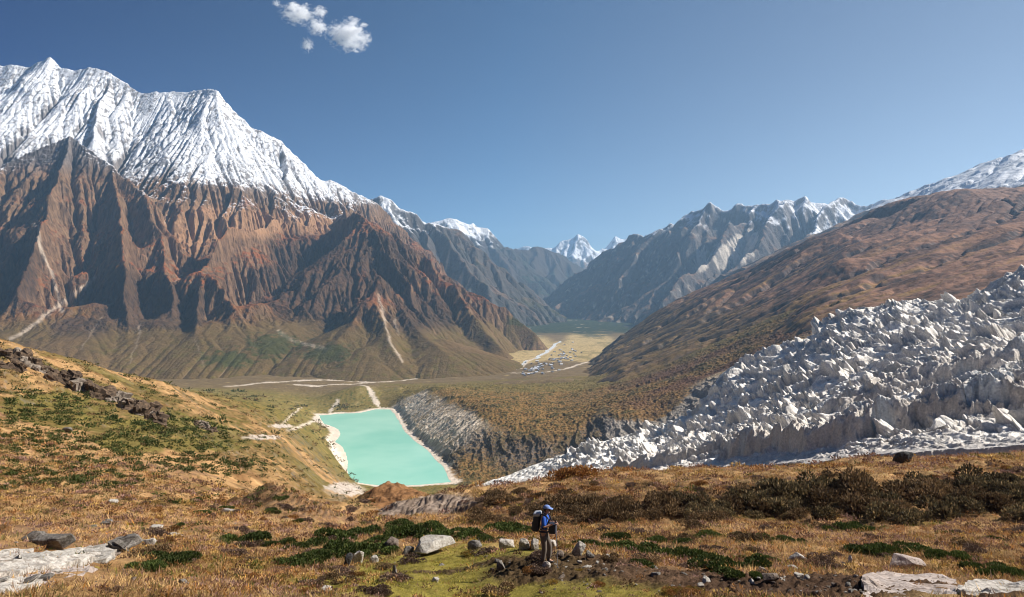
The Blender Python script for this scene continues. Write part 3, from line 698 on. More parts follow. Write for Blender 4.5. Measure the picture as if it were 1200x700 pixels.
def snow_left():
    g = build_patch(-5600, 480, 2950, 7100, 5.2, base_b, noise_b, crest=[(CR_B[4:24], 90), (R_B[9 + 4][0][2:], 60)], K=.035, m=.40, comp=260.)
    X, Y, Z, A, S = g['X'], g['Y'], g['Z'], g['A'], g['S']
    px = PX0 + FOC * X / Y
    rk0 = sstep(.7, 1.1, S); n_w = fbm(X / 420, Y / 420, 4, seed=36)
    Z = Z + fbm(X / 40, Y / 40, 3, .6, seed=54) * 5 * sstep(-350, 0, Z) + (ridged(X / 34 + fbm(X / 90, Y / 90, 2, seed=40), Y / 34, 4, .62, seed=55) - .4) * 17 * rk0
    # tilted beds of rock break the cliffs into ledges
    bed = (Z * .9 + X * .35 + fbm(X / 120, Y / 120, 3, seed=39) * 40) / 34.
    Z = Z + (np.abs((bed % 1) - .5) - .25) * 12 * rk0
    Z = Z + np.sin(Z / 42. + n_w * 5) * 15 * sstep(-150, 0, Z) * (1 - sstep(650, 900, Z))
    # the high snow face is one broad wall with fine flutings, the foot is smooth debris cones
    base = g['base']; hi = sstep(650, 1000, base) * (1 - np.exp(-(((px - 70) / 75) ** 2)) * sstep(5800, 5300, Y))
    fl = fbm(X / 230, Y / 230, 4, .5, seed=48) * 34 + fbm(X / 48 + n_w, Y / 240, 3, .55, seed=49) * 9
    Z = mix(Z, mix(Z, base, .64) + fl * .7, hi * .9)
    lo = sstep(-120, -260, base)
    Z = mix(Z, mix(Z, blur(base, 4), .75) + fbm(X / 90, Y / 90, 4, .5, seed=47) * 8, lo)
    gy, gx = np.gradient(Z, g['d']); S = np.hypot(gx, gy)
    n1 = fbm(X / 260, Y / 260, 5, .6, seed=56); n2 = fbm(X / 45, Y / 45, 4, .6, seed=57); n3 = fbm(X / 900, Y / 900, 3, seed=58)
    la = np.log10(A)
    PYv = HOR - Z * FOC / Y
    p = Paint(X.shape, RUST * .85)
    p.over(RUST_D * .8, sstep(-.1, .35, n1 + .4 * n2))
    p.over(MEADOW * .8, sstep(-40, -230, Z + 140 * n1)); p.over(OLIVE * .7, sstep(-150, -330, Z + 120 * n1) * sstep(.0, .35, n2 + .6 * n1) * .6); p.over(srgb(126, 98, 66) * .8, sstep(.1, .4, n3 - .3 * n1) * sstep(-80, -250, Z) * .6)
    st = ridged(X / 30, Y / 30, 3, seed=59)
    rockc = mix(ROCK, ROCK_D, np.clip(st + n2 * .8, 0, 1)[..., None])
    hi2 = sstep(350, 800, Z + 300 * n1)
    rm = np.clip(sstep(1.15, 1.75, S + .5 * n2 + .6 * n1) * .9 + hi2 * .55, 0, 1)
    p.c += (rockc * .85 - p.c) * rm[..., None]
    p.over(srgb(150, 118, 92) * .85, sstep(330, 480, Z + 150 * n1) * sstep(.85, .6, S) * .8)
    # scree streaks along the gullies
    p.over(SCREE, sstep(4.15, 4.9, la + .3 * n2) * sstep(450, 150, Z) * sstep(.15, .3, S) * .55)
    p.over(srgb(176, 134, 98) * .85, sstep(.1, .5, blob(px, PYv, [(265, 262, 75, 20), (350, 262, 40, 14), (215, 285, 30, 14)]) + .4 * n1 + .3 * n2) * sstep(4600, 4900, Y) * .8)
    dk = sstep(.0, .45, blob(px, PYv, [(375, 325, 75, 62), (450, 310, 40, 45), (150, 352, 55, 38), (205, 360, 40, 34), (95, 385, 40, 16), (20, 320, 30, 50), (500, 370, 50, 30)]) + .45 * n1 + .25 * n2 - .15) * sstep(5600, 5300, Y) * sstep(-290, -200, Z)  # dark rock cliffs; shade of the left-facing walls is also put into the colour
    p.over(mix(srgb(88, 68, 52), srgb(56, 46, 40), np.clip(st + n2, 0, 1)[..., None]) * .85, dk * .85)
    # landslide scars and stream beds
    for pts, wd in (([(40, 262), (48, 292), (60, 325), (66, 345), (70, 365)], 3.), ([(112, 325), (90, 342), (60, 364), (14, 398)], 3.5), ([(80, 318), (84, 345)], 1.5), ([(440, 346), (450, 380), (458, 402), (468, 424)], 2.5), ([(325, 388), (345, 400), (380, 409)], 3.), ([(165, 380), (155, 425)], 1.5),
                    ([(195, 262), (205, 250), (203, 238)], 1.5), ([(460, 375), (468, 392)], 2.), ([(205, 330), (215, 322)], 1.5), ([(118, 372), (95, 410)], 1.2), ([(232, 398), (240, 430)], 1.2)):
        dd = line_d(px + n1 * 9 + n3 * 5, PYv, pts) + n2 * wd * .9
        p.over(srgb(206, 186, 164) * .85, sstep(wd, wd * .2, dd) * sstep(5300, 5100, Y) * (.85 if wd > 2.2 else .4) * np.clip(.75 + n2, 0, 1))
    p.over(srgb(62, 66, 28) * .9, sstep(.1, .35, blob(px, PYv, [(315, 405, 50, 22), (380, 415, 40, 18), (270, 420, 40, 16), (605, 375, 16, 12)]) * .7 + .5 * n2 + .3 * n1 - .25) * sstep(5200, 5000, Y) * .8)
    # snow
    line = 690 - 90 * sstep(-2800, -1800, X) + 330 * np.exp(-(((px - 70) / 70) ** 2)) * sstep(5750, 5250, Y)
    line = line + 90 * sstep(-1700, -1200, X)
    sm = sstep(-60, 90, Z - line + 190 * n1 + 90 * n2 - 150 * sstep(.9, 1.5, S))
    Sb = blur(S, 2); p.over(mix(srgb(128, 116, 108), srgb(84, 76, 72), np.clip(st + n2, 0, 1)[..., None]) * .85, sstep(800, 1000, Z + 100 * n1)); bare = sstep(1.75, 2.4, Sb + .5 * n2 + .25 * n1 - .35 * sstep(1300, 2000, Z))
    spk = fbm(X / 38 + n_w, Z / 46 + Y / 90, 4, .65, seed=32) + .35 * n1 + .22 * (Sb - 1.1)
    bare = np.maximum(bare, sstep(.20, .34, spk) * .85)
    bare = np.maximum(bare, sstep(.28, .42, n1 * .6 + n2 * .5 + .35 * (S - .8)) * sstep(line + 700, line + 120, Z)); bare = np.maximum(bare, sstep(.42, .55, fbm(X / 90, Y / 200, 5, .65, seed=35) + .22 * n1 + .25 * sstep(1.2, 1.9, Sb)) * .9)
    sm = sm * (1 - bare * .92)
    p.over(SNOW, sm)
    keep = Z > -500
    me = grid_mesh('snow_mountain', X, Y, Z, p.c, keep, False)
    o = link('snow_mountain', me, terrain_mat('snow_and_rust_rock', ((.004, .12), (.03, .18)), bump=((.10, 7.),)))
    tag(o, 'great snow mountain with rust brown lower spurs', kind='structure')
snow_left()

# --- the brown slope on the right
F_PTS = [(650, 458, 2600), (640, 443, 3300), (700, 463, 2250), (700, 441, 2900), (690, 421, 3900), (700, 413, 4500), (760, 452, 2100), (760, 420, 2800), (760, 395, 3600), (760, 372, 4500), (760, 388, 5500),
 (830, 442, 1850), (830, 400, 2500), (830, 365, 3400), (830, 333, 4300), (830, 352, 5500), (900, 412, 1800), (900, 370, 2500), (900, 335, 3300), (900, 308, 4100), (900, 335, 5300),
 (940, 280, 4000), (940, 310, 5200), (990, 372, 1800), (990, 330, 2400), (990, 295, 3150), (985, 259, 3900), (990, 292, 5100), (1060, 345, 1900), (1060, 310, 2400), (1060, 275, 3150), (1050, 247, 3550), (1060, 272, 4700),
 (1115, 330, 1900), (1115, 290, 2500), (1115, 259, 3150), (1115, 221, 3500), (1115, 255, 4500), (1200, 310, 1900), (1200, 270, 2500), (1200, 240, 3100), (1200, 219, 3500), (1200, 245, 4500),
 (1350, 295, 1900), (1350, 240, 2500), (1350, 205, 3400), (1350, 225, 4500), (1550, 270, 1900), (1550, 220, 2500), (1550, 180, 3300), (1550, 200, 4500),
 (830, 480, 1500), (900, 462, 1450), (990, 442, 1400), (1115, 422, 1300), (1200, 412, 1250), (1350, 392, 1200), (760, 500, 1600), (700, 520, 1650), (620, 520, 1800)]
_w = [P(*q) for q in F_PTS]
_ff = tps_fit([(a[0] / 1000, a[1] / 1000) for a in _w], np.array([a[2] for a in _w]), 1e-4)
def base_f(X, Y):
    ny, nx = X.shape
    xs = np.linspace(X[0, 0], X[0, -1], 90); ys = np.linspace(Y[0, 0], Y[-1, 0], 80); a, b = np.meshgrid(xs, ys)
    return resize(tps_eval(_ff, a / 1000, b / 1000), ny, nx)
def noise_f(X, Y, k):
    wx = fbm(X / 400, Y / 400, 3, seed=61) * 80
    return fbm((X + wx) / 380, (Y + wx) / 380, 5, .5, seed=62) * 15 * sstep(1500, 2300, Y) + (ridged((Y - .35 * X + wx) / 330., (X + .35 * Y) / 1500., 3, .5, seed=63) - .4) * 26 * sstep(1700, 2300, Y) + gauss(X, Y, 985, 0, 2700, 70, 60, 42)
CR_F = [(834, 331, 4300), (896, 309, 4100), (937, 281, 4000), (985, 259, 3900), (1010, 258, 3800), (1047, 249, 3550), (1074, 240, 3520), (1098, 226, 3500), (1129, 219, 3500), (1163, 223, 3500), (1200, 219, 3500)]
def brown_slope():
    g = build_patch(150, 4700, 1350, 5300, 6.5, base_f, noise_f, crest=[(CR_F, 90)], K=.012, m=.40, comp=200.)
    X, Y, Z, A, S = g['X'], g['Y'], g['Z'], g['A'], g['S']
    px = PX0 + FOC * X / Y
    # sink the near and left rims under the moraine
    Z = Z - 45 * sstep(730, 680, px) - 45 * sstep(960, 860, px) * sstep(2600, 2250, Y)
    Z = Z + fbm(X / 26, Y / 26, 4, .6, seed=64) * 3.2 + fbm((X + Y * .3) / 160, (Y - .3 * X) / 45, 3, .5, seed=65) * 9
    gy, gx = np.gradient(Z, g['d']); S = np.hypot(gx, gy)
    n1 = fbm(X / 240, Y / 240, 5, .6, seed=66); n2 = fbm(X / 40, Y / 40, 4, .6, seed=67); n3 = fbm((X + Y * .3) / 700, (Y - .3 * X) / 90, 4, seed=68)
    p = Paint(X.shape, srgb(150, 112, 88) * .85)
    p.over(srgb(108, 78, 62) * .85, sstep(-.1, .3, n1 + .4 * n2)); p.over(srgb(78, 60, 50) * .85, sstep(.0, .3, -n3 + .3 * n2) * .7); p.over(srgb(150, 116, 72) * .85, sstep(.05, .35, n3 + .3 * n2) * sstep(300, 0, Z))
    p.over(srgb(128, 108, 66) * .8, sstep(0, -200, Z + 90 * n1) * .6)
    p.over(srgb(150, 122, 106) * .85, sstep(200, 450, Z + 100 * n1) * .5)
    p.over(srgb(100, 92, 88) * .8, sstep(.65, 1., S + .2 * n2) * .7)
    p.over(srgb(50, 48, 28), sstep(.15, .3, n2 + .3 * n1) * .5 * sstep(100, -100, Z))
    me = grid_mesh('brown_hillside', X, Y, Z, p.c, None, False)
    o = link('brown_hillside', me, terrain_mat('autumn_heath', ((.006, .15), (.05, .25), (.3, .25)), bump=((.12, 1.5),)))
    tag(o, 'long brown hillside above the glacier', kind='structure')
brown_slope()

def simple_range(name, label, x0, x1, y0, y1, dx, ridges, crest, R, cols, snow, amp, wl, seed, K=.035, comp=300., steps=((4, 25), (2, 14), (1, 6)), rocky=.8, warp=170., extra=None):
    def rb(X, Y):
        a = fbm(X / (wl * 1.3), Y / (wl * 1.3), 4, .5, seed=seed + 7) * warp; b = fbm(X / (wl * 1.3) + 5, Y / (wl * 1.3), 4, .5, seed=seed + 8) * warp
        return np.maximum(ridge_base(X + a, Y + b, ridges), -900)
    def nz(X, Y, k):
        wx = fbm(X / wl, Y / wl, 3, seed=seed) * wl * .2
        return fbm((X + wx) / wl, (Y - wx) / wl, 5, .5, seed=seed + 1) * amp + (ridged((X + wx) / (wl * .5), Y / (wl * .5), 4, .5, seed=seed + 2) - .4) * amp * .6
    g = build_patch(x0, x1, y0, y1, dx, rb, nz, crest=[(crest, R)], K=K, m=.40, comp=comp, steps=steps)
    X, Y, Z, S = g['X'], g['Y'], g['Z'], g['S']; d = g['d']
    Z = Z + (ridged(X / (d * 4), Y / (d * 4), 3, .6, seed=seed + 3) - .4) * d * .9 * sstep(.5, 1., S)
    gy, gx = np.gradient(Z, d); S = np.hypot(gx, gy)
    n1 = fbm(X / wl, Y / wl, 5, .6, seed=seed + 4); n2 = fbm(X / (d * 7), Y / (d * 7), 4, .6, seed=seed + 5)
    p = Paint(X.shape, cols[0]); p.over(cols[1], sstep(-.15, .3, n1 + .4 * n2)); p.over(cols[2], sstep(rocky, rocky + .4, S + .3 * n2) * .9)
    p.over(cols[3], sstep(4.6, 5.4, np.log10(g['A']) + .3 * n2) * .5)
    if extra: extra(p, PX0 + FOC * X / Y, HOR - Z * FOC / Y, n1, n2, S)
    sl = snow(X, Y) if callable(snow) else snow
    sm = sstep(-80, 120, Z - sl + 260 * n1 + 120 * n2 - 220 * sstep(.9, 1.4, S)) * (1 - .9 * sstep(1.3, 1.8, S + .5 * n2))
    p.over(SNOW, sm)
    o = link(name, grid_mesh(name, X, Y, Z, p.c, Z > -880, False), terrain_mat(name + '_rock', ((.003, .15), (.02, .25)), bump=((.03, 12.),)))
    tag(o, label, kind='structure')
HEATH = srgb(128, 102, 82) * .85; HEATH_D = srgb(92, 76, 62) * .85

# --- the mountain across the valley on the right
CR_E = [(600, 372, 12800), (618, 358, 12500), (660, 328, 11800), (700, 298, 11200), (727, 280, 10800), (742, 273, 10600), (757, 275, 10500), (770, 266, 10300), (790, 257, 10200), (808, 246, 10000), (820, 243, 9850), (831, 234, 9800), (842, 242, 9700),
        (862, 238, 9650), (880, 241, 9600), (905, 236, 9500), (925, 234, 9400), (947, 229, 9300), (960, 236, 9250), (985, 231, 9200), (1005, 238, 9100), (1060, 226, 8700), (1120, 215, 8300), (1250, 190, 7800)]
R_E = [(CR_E, 1.3, .85, 500),
 ([(831, 234, 9800), (812, 265, 9500), (790, 300, 9200), (765, 335, 9000), (735, 362, 8900)], 1.3, .8, 350),
 ([(727, 280, 10800), (705, 310, 10600), (680, 342, 10400), (662, 360, 10300)], 1.2, .75, 350),
 ([(790, 257, 10200), (760, 290, 9900), (728, 330, 9700), (700, 360, 9600)], 1.2, .75, 350),
 ([(925, 234, 9400), (895, 270, 8700), (865, 305, 8100), (830, 340, 7500), (800, 365, 7100)], 1.3, .6, 350),
 ([(880, 241, 9600), (850, 275, 8900), (820, 310, 8300), (790, 345, 7700)], 1.3, .6, 350),
 ([(985, 231, 9200), (960, 265, 8500), (930, 300, 7900)], 1.2, .6, 350),
]
def scree_e(p, px, py, n1, n2, S):
    p.over(srgb(200, 188, 172), sstep(.15, .5, blob(px, py, [(868, 292, 15, 17), (880, 278, 8, 10), (846, 300, 10, 16), (822, 306, 8, 16), (1000, 300, 10, 10)]) + .7 * n2 + .3 * n1) * .85)
simple_range('opposite_mountain', 'grey brown mountain with a snowy rock crest across the valley', -100, 5600, 6700, 13000, 13, R_E, CR_E[1:22], 110,
             (HEATH, HEATH_D, srgb(100, 94, 90) * .8, srgb(180, 170, 165)), lambda X, Y: 900 - 420 * sstep(3000, 4000, X), 150, 800, 71, K=.026, comp=450., warp=260., extra=scree_e)
# --- snow dome and white mountain above the brown slope
CR_G = [(985, 262, 7600), (1020, 250, 7500), (1045, 243, 7400), (1060, 236, 7200), (1080, 214, 6900), (1100, 207, 6800), (1130, 196, 6600), (1160, 184, 6400), (1185, 176, 6200), (1200, 169, 6100), (1300, 130, 5900), (1450, 100, 5800)]
R_G = [(CR_G, .62, .46, 300), ([(1160, 184, 6400), (1150, 225, 5900)], 1.2, .7, 200), ([(1200, 169, 6100), (1200, 225, 5600)], 1.2, .7, 200), ([(1080, 214, 6900), (1060, 245, 6400)], 1.2, .7, 200)]
simple_range('white_mountain', 'white snow mountain rising behind the brown hillside', 2300, 6400, 5000, 8000, 11, R_G, CR_G, 90,
             (ROCK, ROCK_D, ROCK_D, ROCK), lambda X, Y: 100 + 1500 * sstep(3950, 3450, X), 40, 600, 81, K=.014)
# --- second snowy ridge on the left
CR_C = [(340, 240, 9700), (400, 232, 9500), (430, 234, 9200), (446, 229, 9000), (456, 229, 9000), (470, 240, 9000), (485, 247, 9000), (497, 257, 9000), (510, 258, 9050), (520, 261, 9100), (540, 268, 9200), (560, 286, 9300), (580, 303, 9500), (598, 324, 9700), (609, 342, 9900), (616, 356, 10100)]
R_C = [(CR_C, 1.3, .7, 400), ([(510, 258, 9050), (530, 290, 8500), (555, 325, 8000), (580, 355, 7600)], 1.3, .7, 300), ([(456, 229, 9000), (470, 280, 8300), (500, 330, 7700)], 1.3, .7, 300),
 ([(560, 286, 9300), (576, 318, 9150), (590, 350, 9000)], 1.2, .8, 300), ([(485, 247, 9000), (505, 290, 8400), (530, 335, 7900)], 1.3, .7, 300)]
simple_range('snowy_ridge', 'dark ridge with snowy crest behind the great snow mountain', -3400, 700, 7200, 10800, 12, R_C, CR_C[1:-1], 100,
             (HEATH * .8, srgb(72, 70, 44) * .8, srgb(84, 80, 76) * .8, srgb(130, 124, 116)), lambda X, Y: 720 + 300 * sstep(-1200, -500, X), 110, 600, 91)
# --- blue ranges and far white peaks
CR_D = [(470, 262, 13500), (515, 258, 13800), (530, 255, 13900), (541, 257, 14000), (548, 262, 14000), (555, 260, 14100), (566, 265, 14200), (573, 268, 14200), (582, 276, 14300), (592, 284, 14400), (602, 288, 14600), (618, 290, 14800), (630, 288, 15000), (642, 291, 15000), (655, 295, 15100), (670, 304, 15300), (690, 314, 15500), (730, 335, 15800), (780, 350, 16000)]
R_D = [(CR_D, 1.2, .65, 500), ([(573, 268, 14200), (590, 305, 13300), (608, 335, 12600)], 1.2, .65, 400), ([(630, 288, 15000), (622, 315, 14000), (618, 340, 13200)], 1.2, .65, 400), ([(655, 295, 15100), (650, 325, 14000)], 1.2, .65, 400)]
simple_range('blue_range', 'hazy blue range with snow tops at the end of the valley', -2600, 3400, 12200, 16800, 20, R_D, CR_D[1:-2], 150,
             (HEATH_D * .7, FOREST, DARKROCK * .7, HEATH), lambda X, Y: 860 + 350 * sstep(-450, 50, X), 140, 900, 101)
CR_H = [(560, 300, 23000), (600, 292, 23000), (618, 288, 23000), (632, 291, 23000), (650, 288, 23000), (658, 282, 23000), (668, 279, 23000), (678, 273, 23000), (684, 276, 23000), (692, 285, 23000), (700, 291, 23000), (712, 287, 23200), (722, 275, 23400), (730, 280, 23400), (742, 275, 23500), (752, 280, 23600), (775, 284, 23800), (830, 300, 24000)]
R_H = [(CR_H, 1.3, .7, 500), ([(678, 273, 23000), (674, 300, 22000)], 1.3, .8, 300), ([(658, 282, 23000), (650, 305, 22200)], 1.3, .8, 300), ([(722, 275, 23400), (716, 300, 22400)], 1.3, .8, 300)]
simple_range('far_white_peaks', 'far white peaks standing in the haze', -1800, 7200, 21200, 25200, 30, R_H, CR_H, 150,
             (ROCK, ROCK_D, DARKROCK, ROCK), 900, 150, 1200, 111, steps=((4, 20), (2, 12), (1, 5)))
log('mountains')
# ------------------------------------------------------------------ glacier
GL_NEAR = [(548, 572, 1452), (580, 569, 1380), (620, 565, 1250), (680, 559, 1050), (760, 554, 880), (850, 549, 720), (950, 541, 580), (1060, 530, 470), (1200, 524, 400), (1350, 512, 380), (1520, 500, 360)]
GL_TOP = [(1520, 225, 1050), (1350, 265, 1100), (1200, 318, 1150), (1175, 330, 1170), (1150, 347, 1200), (1100, 350, 1230), (1060, 358, 1250), (1005, 362, 1300), (970, 375, 1330), (955, 392, 1350), (920, 403, 1370), (870, 424, 1390), (840, 445, 1400), (828, 465, 1410), (800, 492, 1420), (760, 503, 1440), (720, 514, 1450), (690, 520, 1455), (670, 528, 1460), (630, 543, 1475), (600, 555, 1490), (565, 565, 1500)]
GL_IN = [(640, 556, 1330), (690, 545, 1250), (760, 530, 1180), (760, 545, 1000), (850, 525, 940), (850, 490, 1200), (950, 505, 780), (950, 470, 950), (950, 425, 1180), (1060, 495, 640), (1060, 460, 760), (1060, 410, 1000), (1200, 500, 500), (1200, 455, 620), (1200, 410, 780), (1200, 365, 980), (1350, 440, 600), (1350, 350, 850), (1520, 400, 600), (1520, 310, 850)]
_gf = tps_fit([(a / 100., math.log(c) * 4) for a, b, c in GL_NEAR + GL_TOP + GL_IN], np.array([b for a, b, c in GL_NEAR + GL_TOP + GL_IN], float), 1e-3)
def glacier():
    U, Y, X = ground_grid(520, 1500, 335, 1560, 1250, 1150)
    u2, v2 = np.meshgrid(np.linspace(520, 1500, 160) / 100, np.linspace(math.log(335), math.log(1560), 120) * 4)
    PYg = resize(tps_eval(_gf, u2, v2), U.shape[0], U.shape[1])
    Z = Y * (HOR - PYg) / FOC
    poly = [P(*q)[:2] for q in GL_NEAR + GL_TOP]
    sd = poly_sd(X, Y, poly)
    n1 = fbm(X / 70, Y / 70, 4, .55, seed=121); n2 = fbm(X / 16, Y / 16, 4, .6, seed=122)
    sd = sd + n1 * 18 + n2 * 5
    ins = sstep(2, -22, sd)
    # how broken the ice is: smoother at the rim nearest to us and at the tongue
    rimd = line_d(X, Y, [P(*q)[:2] for q in GL_NEAR])
    brk = sstep(25, 130, rimd + n1 * 40) * sstep(560, 760, U + 60 * n1)
    brk = np.clip(brk, .10, 1)
    # towers and fins: three sizes of tilted blocks
    ca, sa = math.cos(.5), math.sin(.5)
    R = (X * ca + Y * sa) + 14 * fbm(X / 60, Y / 60, 3, seed=123); T = (-X * sa + Y * ca) + 14 * fbm(X / 60, Y / 60, 3, seed=124)
    D = np.zeros(X.shape); crk = np.zeros(X.shape); tone = np.zeros(X.shape)
    wr = fbm(X / 45, Y / 45, 3, seed=128) * 1.1; wt = fbm(X / 45, Y / 45, 3, seed=129) * 1.1
    for (lr, lt, amp, sdd) in ((52, 95, 25, 1), (24, 42, 11.5, 2), (10, 17, 3.4, 3), (4., 6.5, .9, 4)):
        # knife-edged fins ...
        n = np.abs(perlin(R / lr + wr, T / lt + wt, 130 + sdd)) * 1.7
        fin = np.clip(1 - n, 0, 1) ** 1.15
        # ... broken into separate leaning blocks
        f1, f2, idn, ox, oy = worley(R / (lr * .9) + wr, T / (lt * .7) + wt, sdd)
        blk = (_val[idn, 2] - .4) * .55 + ox * (.5 + _val[idn, 3]) * .8
        D += amp * (fin * .75 + blk * .75 - .35)
        e = sstep(.13, .0, f2 - f1); D -= e * amp * .35
        crk = np.maximum(crk, np.maximum(e * .8, sstep(.75, 1.1, n)) * np.sqrt(min(1, amp / 17))); tone += (_val[idn, 1] - .5) * .5
    D = D * (.55 + .6 * sstep(-.25, .35, n1))
    # long smooth ice walls along the near margin
    wallm = np.zeros(X.shape)
    for pts, hgt, wd in (([(850, 540, 800), (900, 525, 740), (945, 515, 660), (1010, 492, 610), (1080, 470, 600), (1140, 462, 570), (1210, 452, 560), (1350, 430, 540)], 27, 24),
                         ([(720, 548, 980), (790, 535, 920), (845, 510, 900), (880, 500, 880)], 19, 22), ([(985, 470, 760), (1060, 448, 760), (1130, 432, 740), (1210, 425, 720)], 22, 22), ([(1140, 350, 1120), (1180, 330, 1100), (1230, 310, 1080)], 18, 22)):
        xs = [q[0] for q in pts]; yl = np.interp(U, xs, [q[2] for q in pts]) + n2 * 12 + n1 * 24
        ends = sstep(xs[0] - 18, xs[0] + 14, U + 6 * n2) * (1 if xs[-1] > 1250 else sstep(xs[-1] + 15, xs[-1] - 15, U))
        t_ = (Y - yl); prof = np.where(t_ < 0, sstep(-wd * .55, -wd * .05, t_), sstep(wd * 4.5, 0, t_)); Z = Z + prof * ends * hgt * (.62 + .9 * sstep(-.35, .4, n1 + .5 * n2) * .6)
        wl_ = sstep(-wd * .8, -wd * .4, t_) * sstep(wd * 3.2, wd * 1.2, t_) * ends
        brk = brk * (1 - .72 * wl_); wallm = np.maximum(wallm, wl_)
    f1, f2, idn, ox, oy = worley(X / 13., Y / 17., 9)
    soft = (.6 - f1) * 5 + n2 * 2.5 + (ridged(X / 9, Y / 9, 3, seed=125) - .5) * 2.5
    zone = .30 + .70 * sstep(-.22, .12, fbm(X / 150, Y / 110, 3, .5, seed=132) + .25)
    D = D * zone * .9
    Z = Z + mix(soft, D, brk) * ins
    X = X - .50 * D * brk * ins; Y = Y + .22 * D * brk * ins
    Z = np.where(sd > -2, Z - 90 * sstep(-4, 26, sd), Z) 
    Ss, sx, sy = slope_of(X, Y, Z)
    m1 = fbm(X / 120, Y / 120, 4, .6, seed=126); m2 = fbm(X / 5, Y / 5, 4, .65, seed=127)
    p = Paint(U.shape, C(.92, .86, .77))
    p.over(C(.76, .68, .58), sstep(-.1, .45, m1 + .5 * m2 + .3 * tone) * .7)
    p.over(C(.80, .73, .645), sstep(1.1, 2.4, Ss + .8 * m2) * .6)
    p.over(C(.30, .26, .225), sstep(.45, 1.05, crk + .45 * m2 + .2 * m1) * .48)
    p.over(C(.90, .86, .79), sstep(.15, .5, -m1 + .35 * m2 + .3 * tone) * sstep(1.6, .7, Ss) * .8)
    bands = fbm((X + n1 * 20) / 60, (Z + n2 * 2) / 2.2, 4, .6, seed=131)
    p.over(mix(C(.62, .54, .45), C(.38, .32, .265), sstep(-.2, .3, bands + .4 * m2)[..., None]), wallm * sstep(.35, .8, Ss) * .6)
    p.over(C(.55, .62, .64), wallm * sstep(.9, 1.5, Ss) * sstep(.1, .35, n1 + .3 * n2) * .7)
    # rubble margin
    p.over(C(.60, .54, .48), sstep(60, 15, rimd + n2 * 14) * .85)
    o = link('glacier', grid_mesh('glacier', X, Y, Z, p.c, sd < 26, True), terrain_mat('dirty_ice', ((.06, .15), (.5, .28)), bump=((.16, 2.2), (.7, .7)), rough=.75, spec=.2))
    tag(o, 'broken white icefall glacier descending to the lake', kind='structure')
glacier(); log('glacier')
# ------------------------------------------------------------------ where a sight line meets the ground
_hy = np.exp(np.linspace(math.log(7), math.log(2600), 4600))
def hit(px, py):
    x = _hy * (px - PX0) / FOC; g = ground_height(x, _hy); zl = _hy * (HOR - py) / FOC
    i = np.nonzero(g >= zl)[0]
    k = i[0] if len(i) else 0
    return float(x[k]), float(_hy[k]), float(g[k])
def gz(x, y): return float(ground_height(np.array([float(x)]), np.array([float(y)]))[0])

def rock_mat(name, c1, c2, c3, sc=6., lichen=None):
    m, N, L, B = new_mat(name); tc = N.new('ShaderNodeTexCoord')
    n = N.new('ShaderNodeTexNoise'); n.inputs['Scale'].default_value = sc; n.inputs['Detail'].default_value = 8; n.inputs['Roughness'].default_value = .7
    L.new(tc.outputs['Object'], n.inputs['Vector'])
    r = N.new('ShaderNodeValToRGB'); L.new(n.outputs['Fac'], r.inputs['Fac'])
    e = r.color_ramp.elements; e[0].position = .32; e[0].color = (*c1, 1); e[1].position = .7; e[1].color = (*c3, 1); q = e.new(.5); q.color = (*c2, 1)
    cur = r.outputs['Color']
    # brown stains and dark lichen
    ns = N.new('ShaderNodeTexNoise'); ns.inputs['Scale'].default_value = sc * .35; ns.inputs['Detail'].default_value = 9; ns.inputs['Roughness'].default_value = .75; L.new(tc.outputs['Object'], ns.inputs['Vector'])
    ms = N.new('ShaderNodeMapRange'); ms.inputs['From Min'].default_value = .5; ms.inputs['From Max'].default_value = .62; ms.inputs['To Max'].default_value = .75; L.new(ns.outputs['Fac'], ms.inputs['Value'])
    mxs = N.new('ShaderNodeMix'); mxs.data_type = 'RGBA'; L.new(ms.outputs['Result'], mxs.inputs['Factor']); L.new(cur, mxs.inputs['A']); mxs.inputs['B'].default_value = (c1[0] * .62, c1[1] * .55, c1[2] * .46, 1); cur = mxs.outputs['Result']
    # cracks
    v = N.new('ShaderNodeTexVoronoi'); v.feature = 'DISTANCE_TO_EDGE'; v.inputs['Scale'].default_value = sc * .45
    nd = N.new('ShaderNodeVectorMath'); nd.operation = 'MULTIPLY_ADD'; L.new(n.outputs['Color'], nd.inputs[0]); nd.inputs[1].default_value = (.25, .25, .25); L.new(tc.outputs['Object'], nd.inputs[2])
    L.new(nd.outputs[0], v.inputs['Vector'])
    mr = N.new('ShaderNodeMapRange'); mr.inputs['From Max'].default_value = .035; mr.inputs['To Min'].default_value = .45; L.new(v.outputs['Distance'], mr.inputs['Value'])
    s = N.new('ShaderNodeVectorMath'); s.operation = 'SCALE'; L.new(cur, s.inputs[0]); L.new(mr.outputs['Result'], s.inputs['Scale']); cur = s.outputs[0]
    L.new(cur, B.inputs['Base Color']); B.inputs['Roughness'].default_value = .9; B.inputs['Specular IOR Level'].default_value = .2
    n3 = N.new('ShaderNodeTexNoise'); n3.inputs['Scale'].default_value = sc * 2.5; n3.inputs['Detail'].default_value = 8; L.new(tc.outputs['Object'], n3.inputs['Vector'])
    b = N.new('ShaderNodeBump'); b.inputs['Strength'].default_value = .8; b.inputs['Distance'].default_value = .05; L.new(n3.outputs['Fac'], b.inputs['Height']); L.new(b.outputs['Normal'], B.inputs['Normal'])
    return m
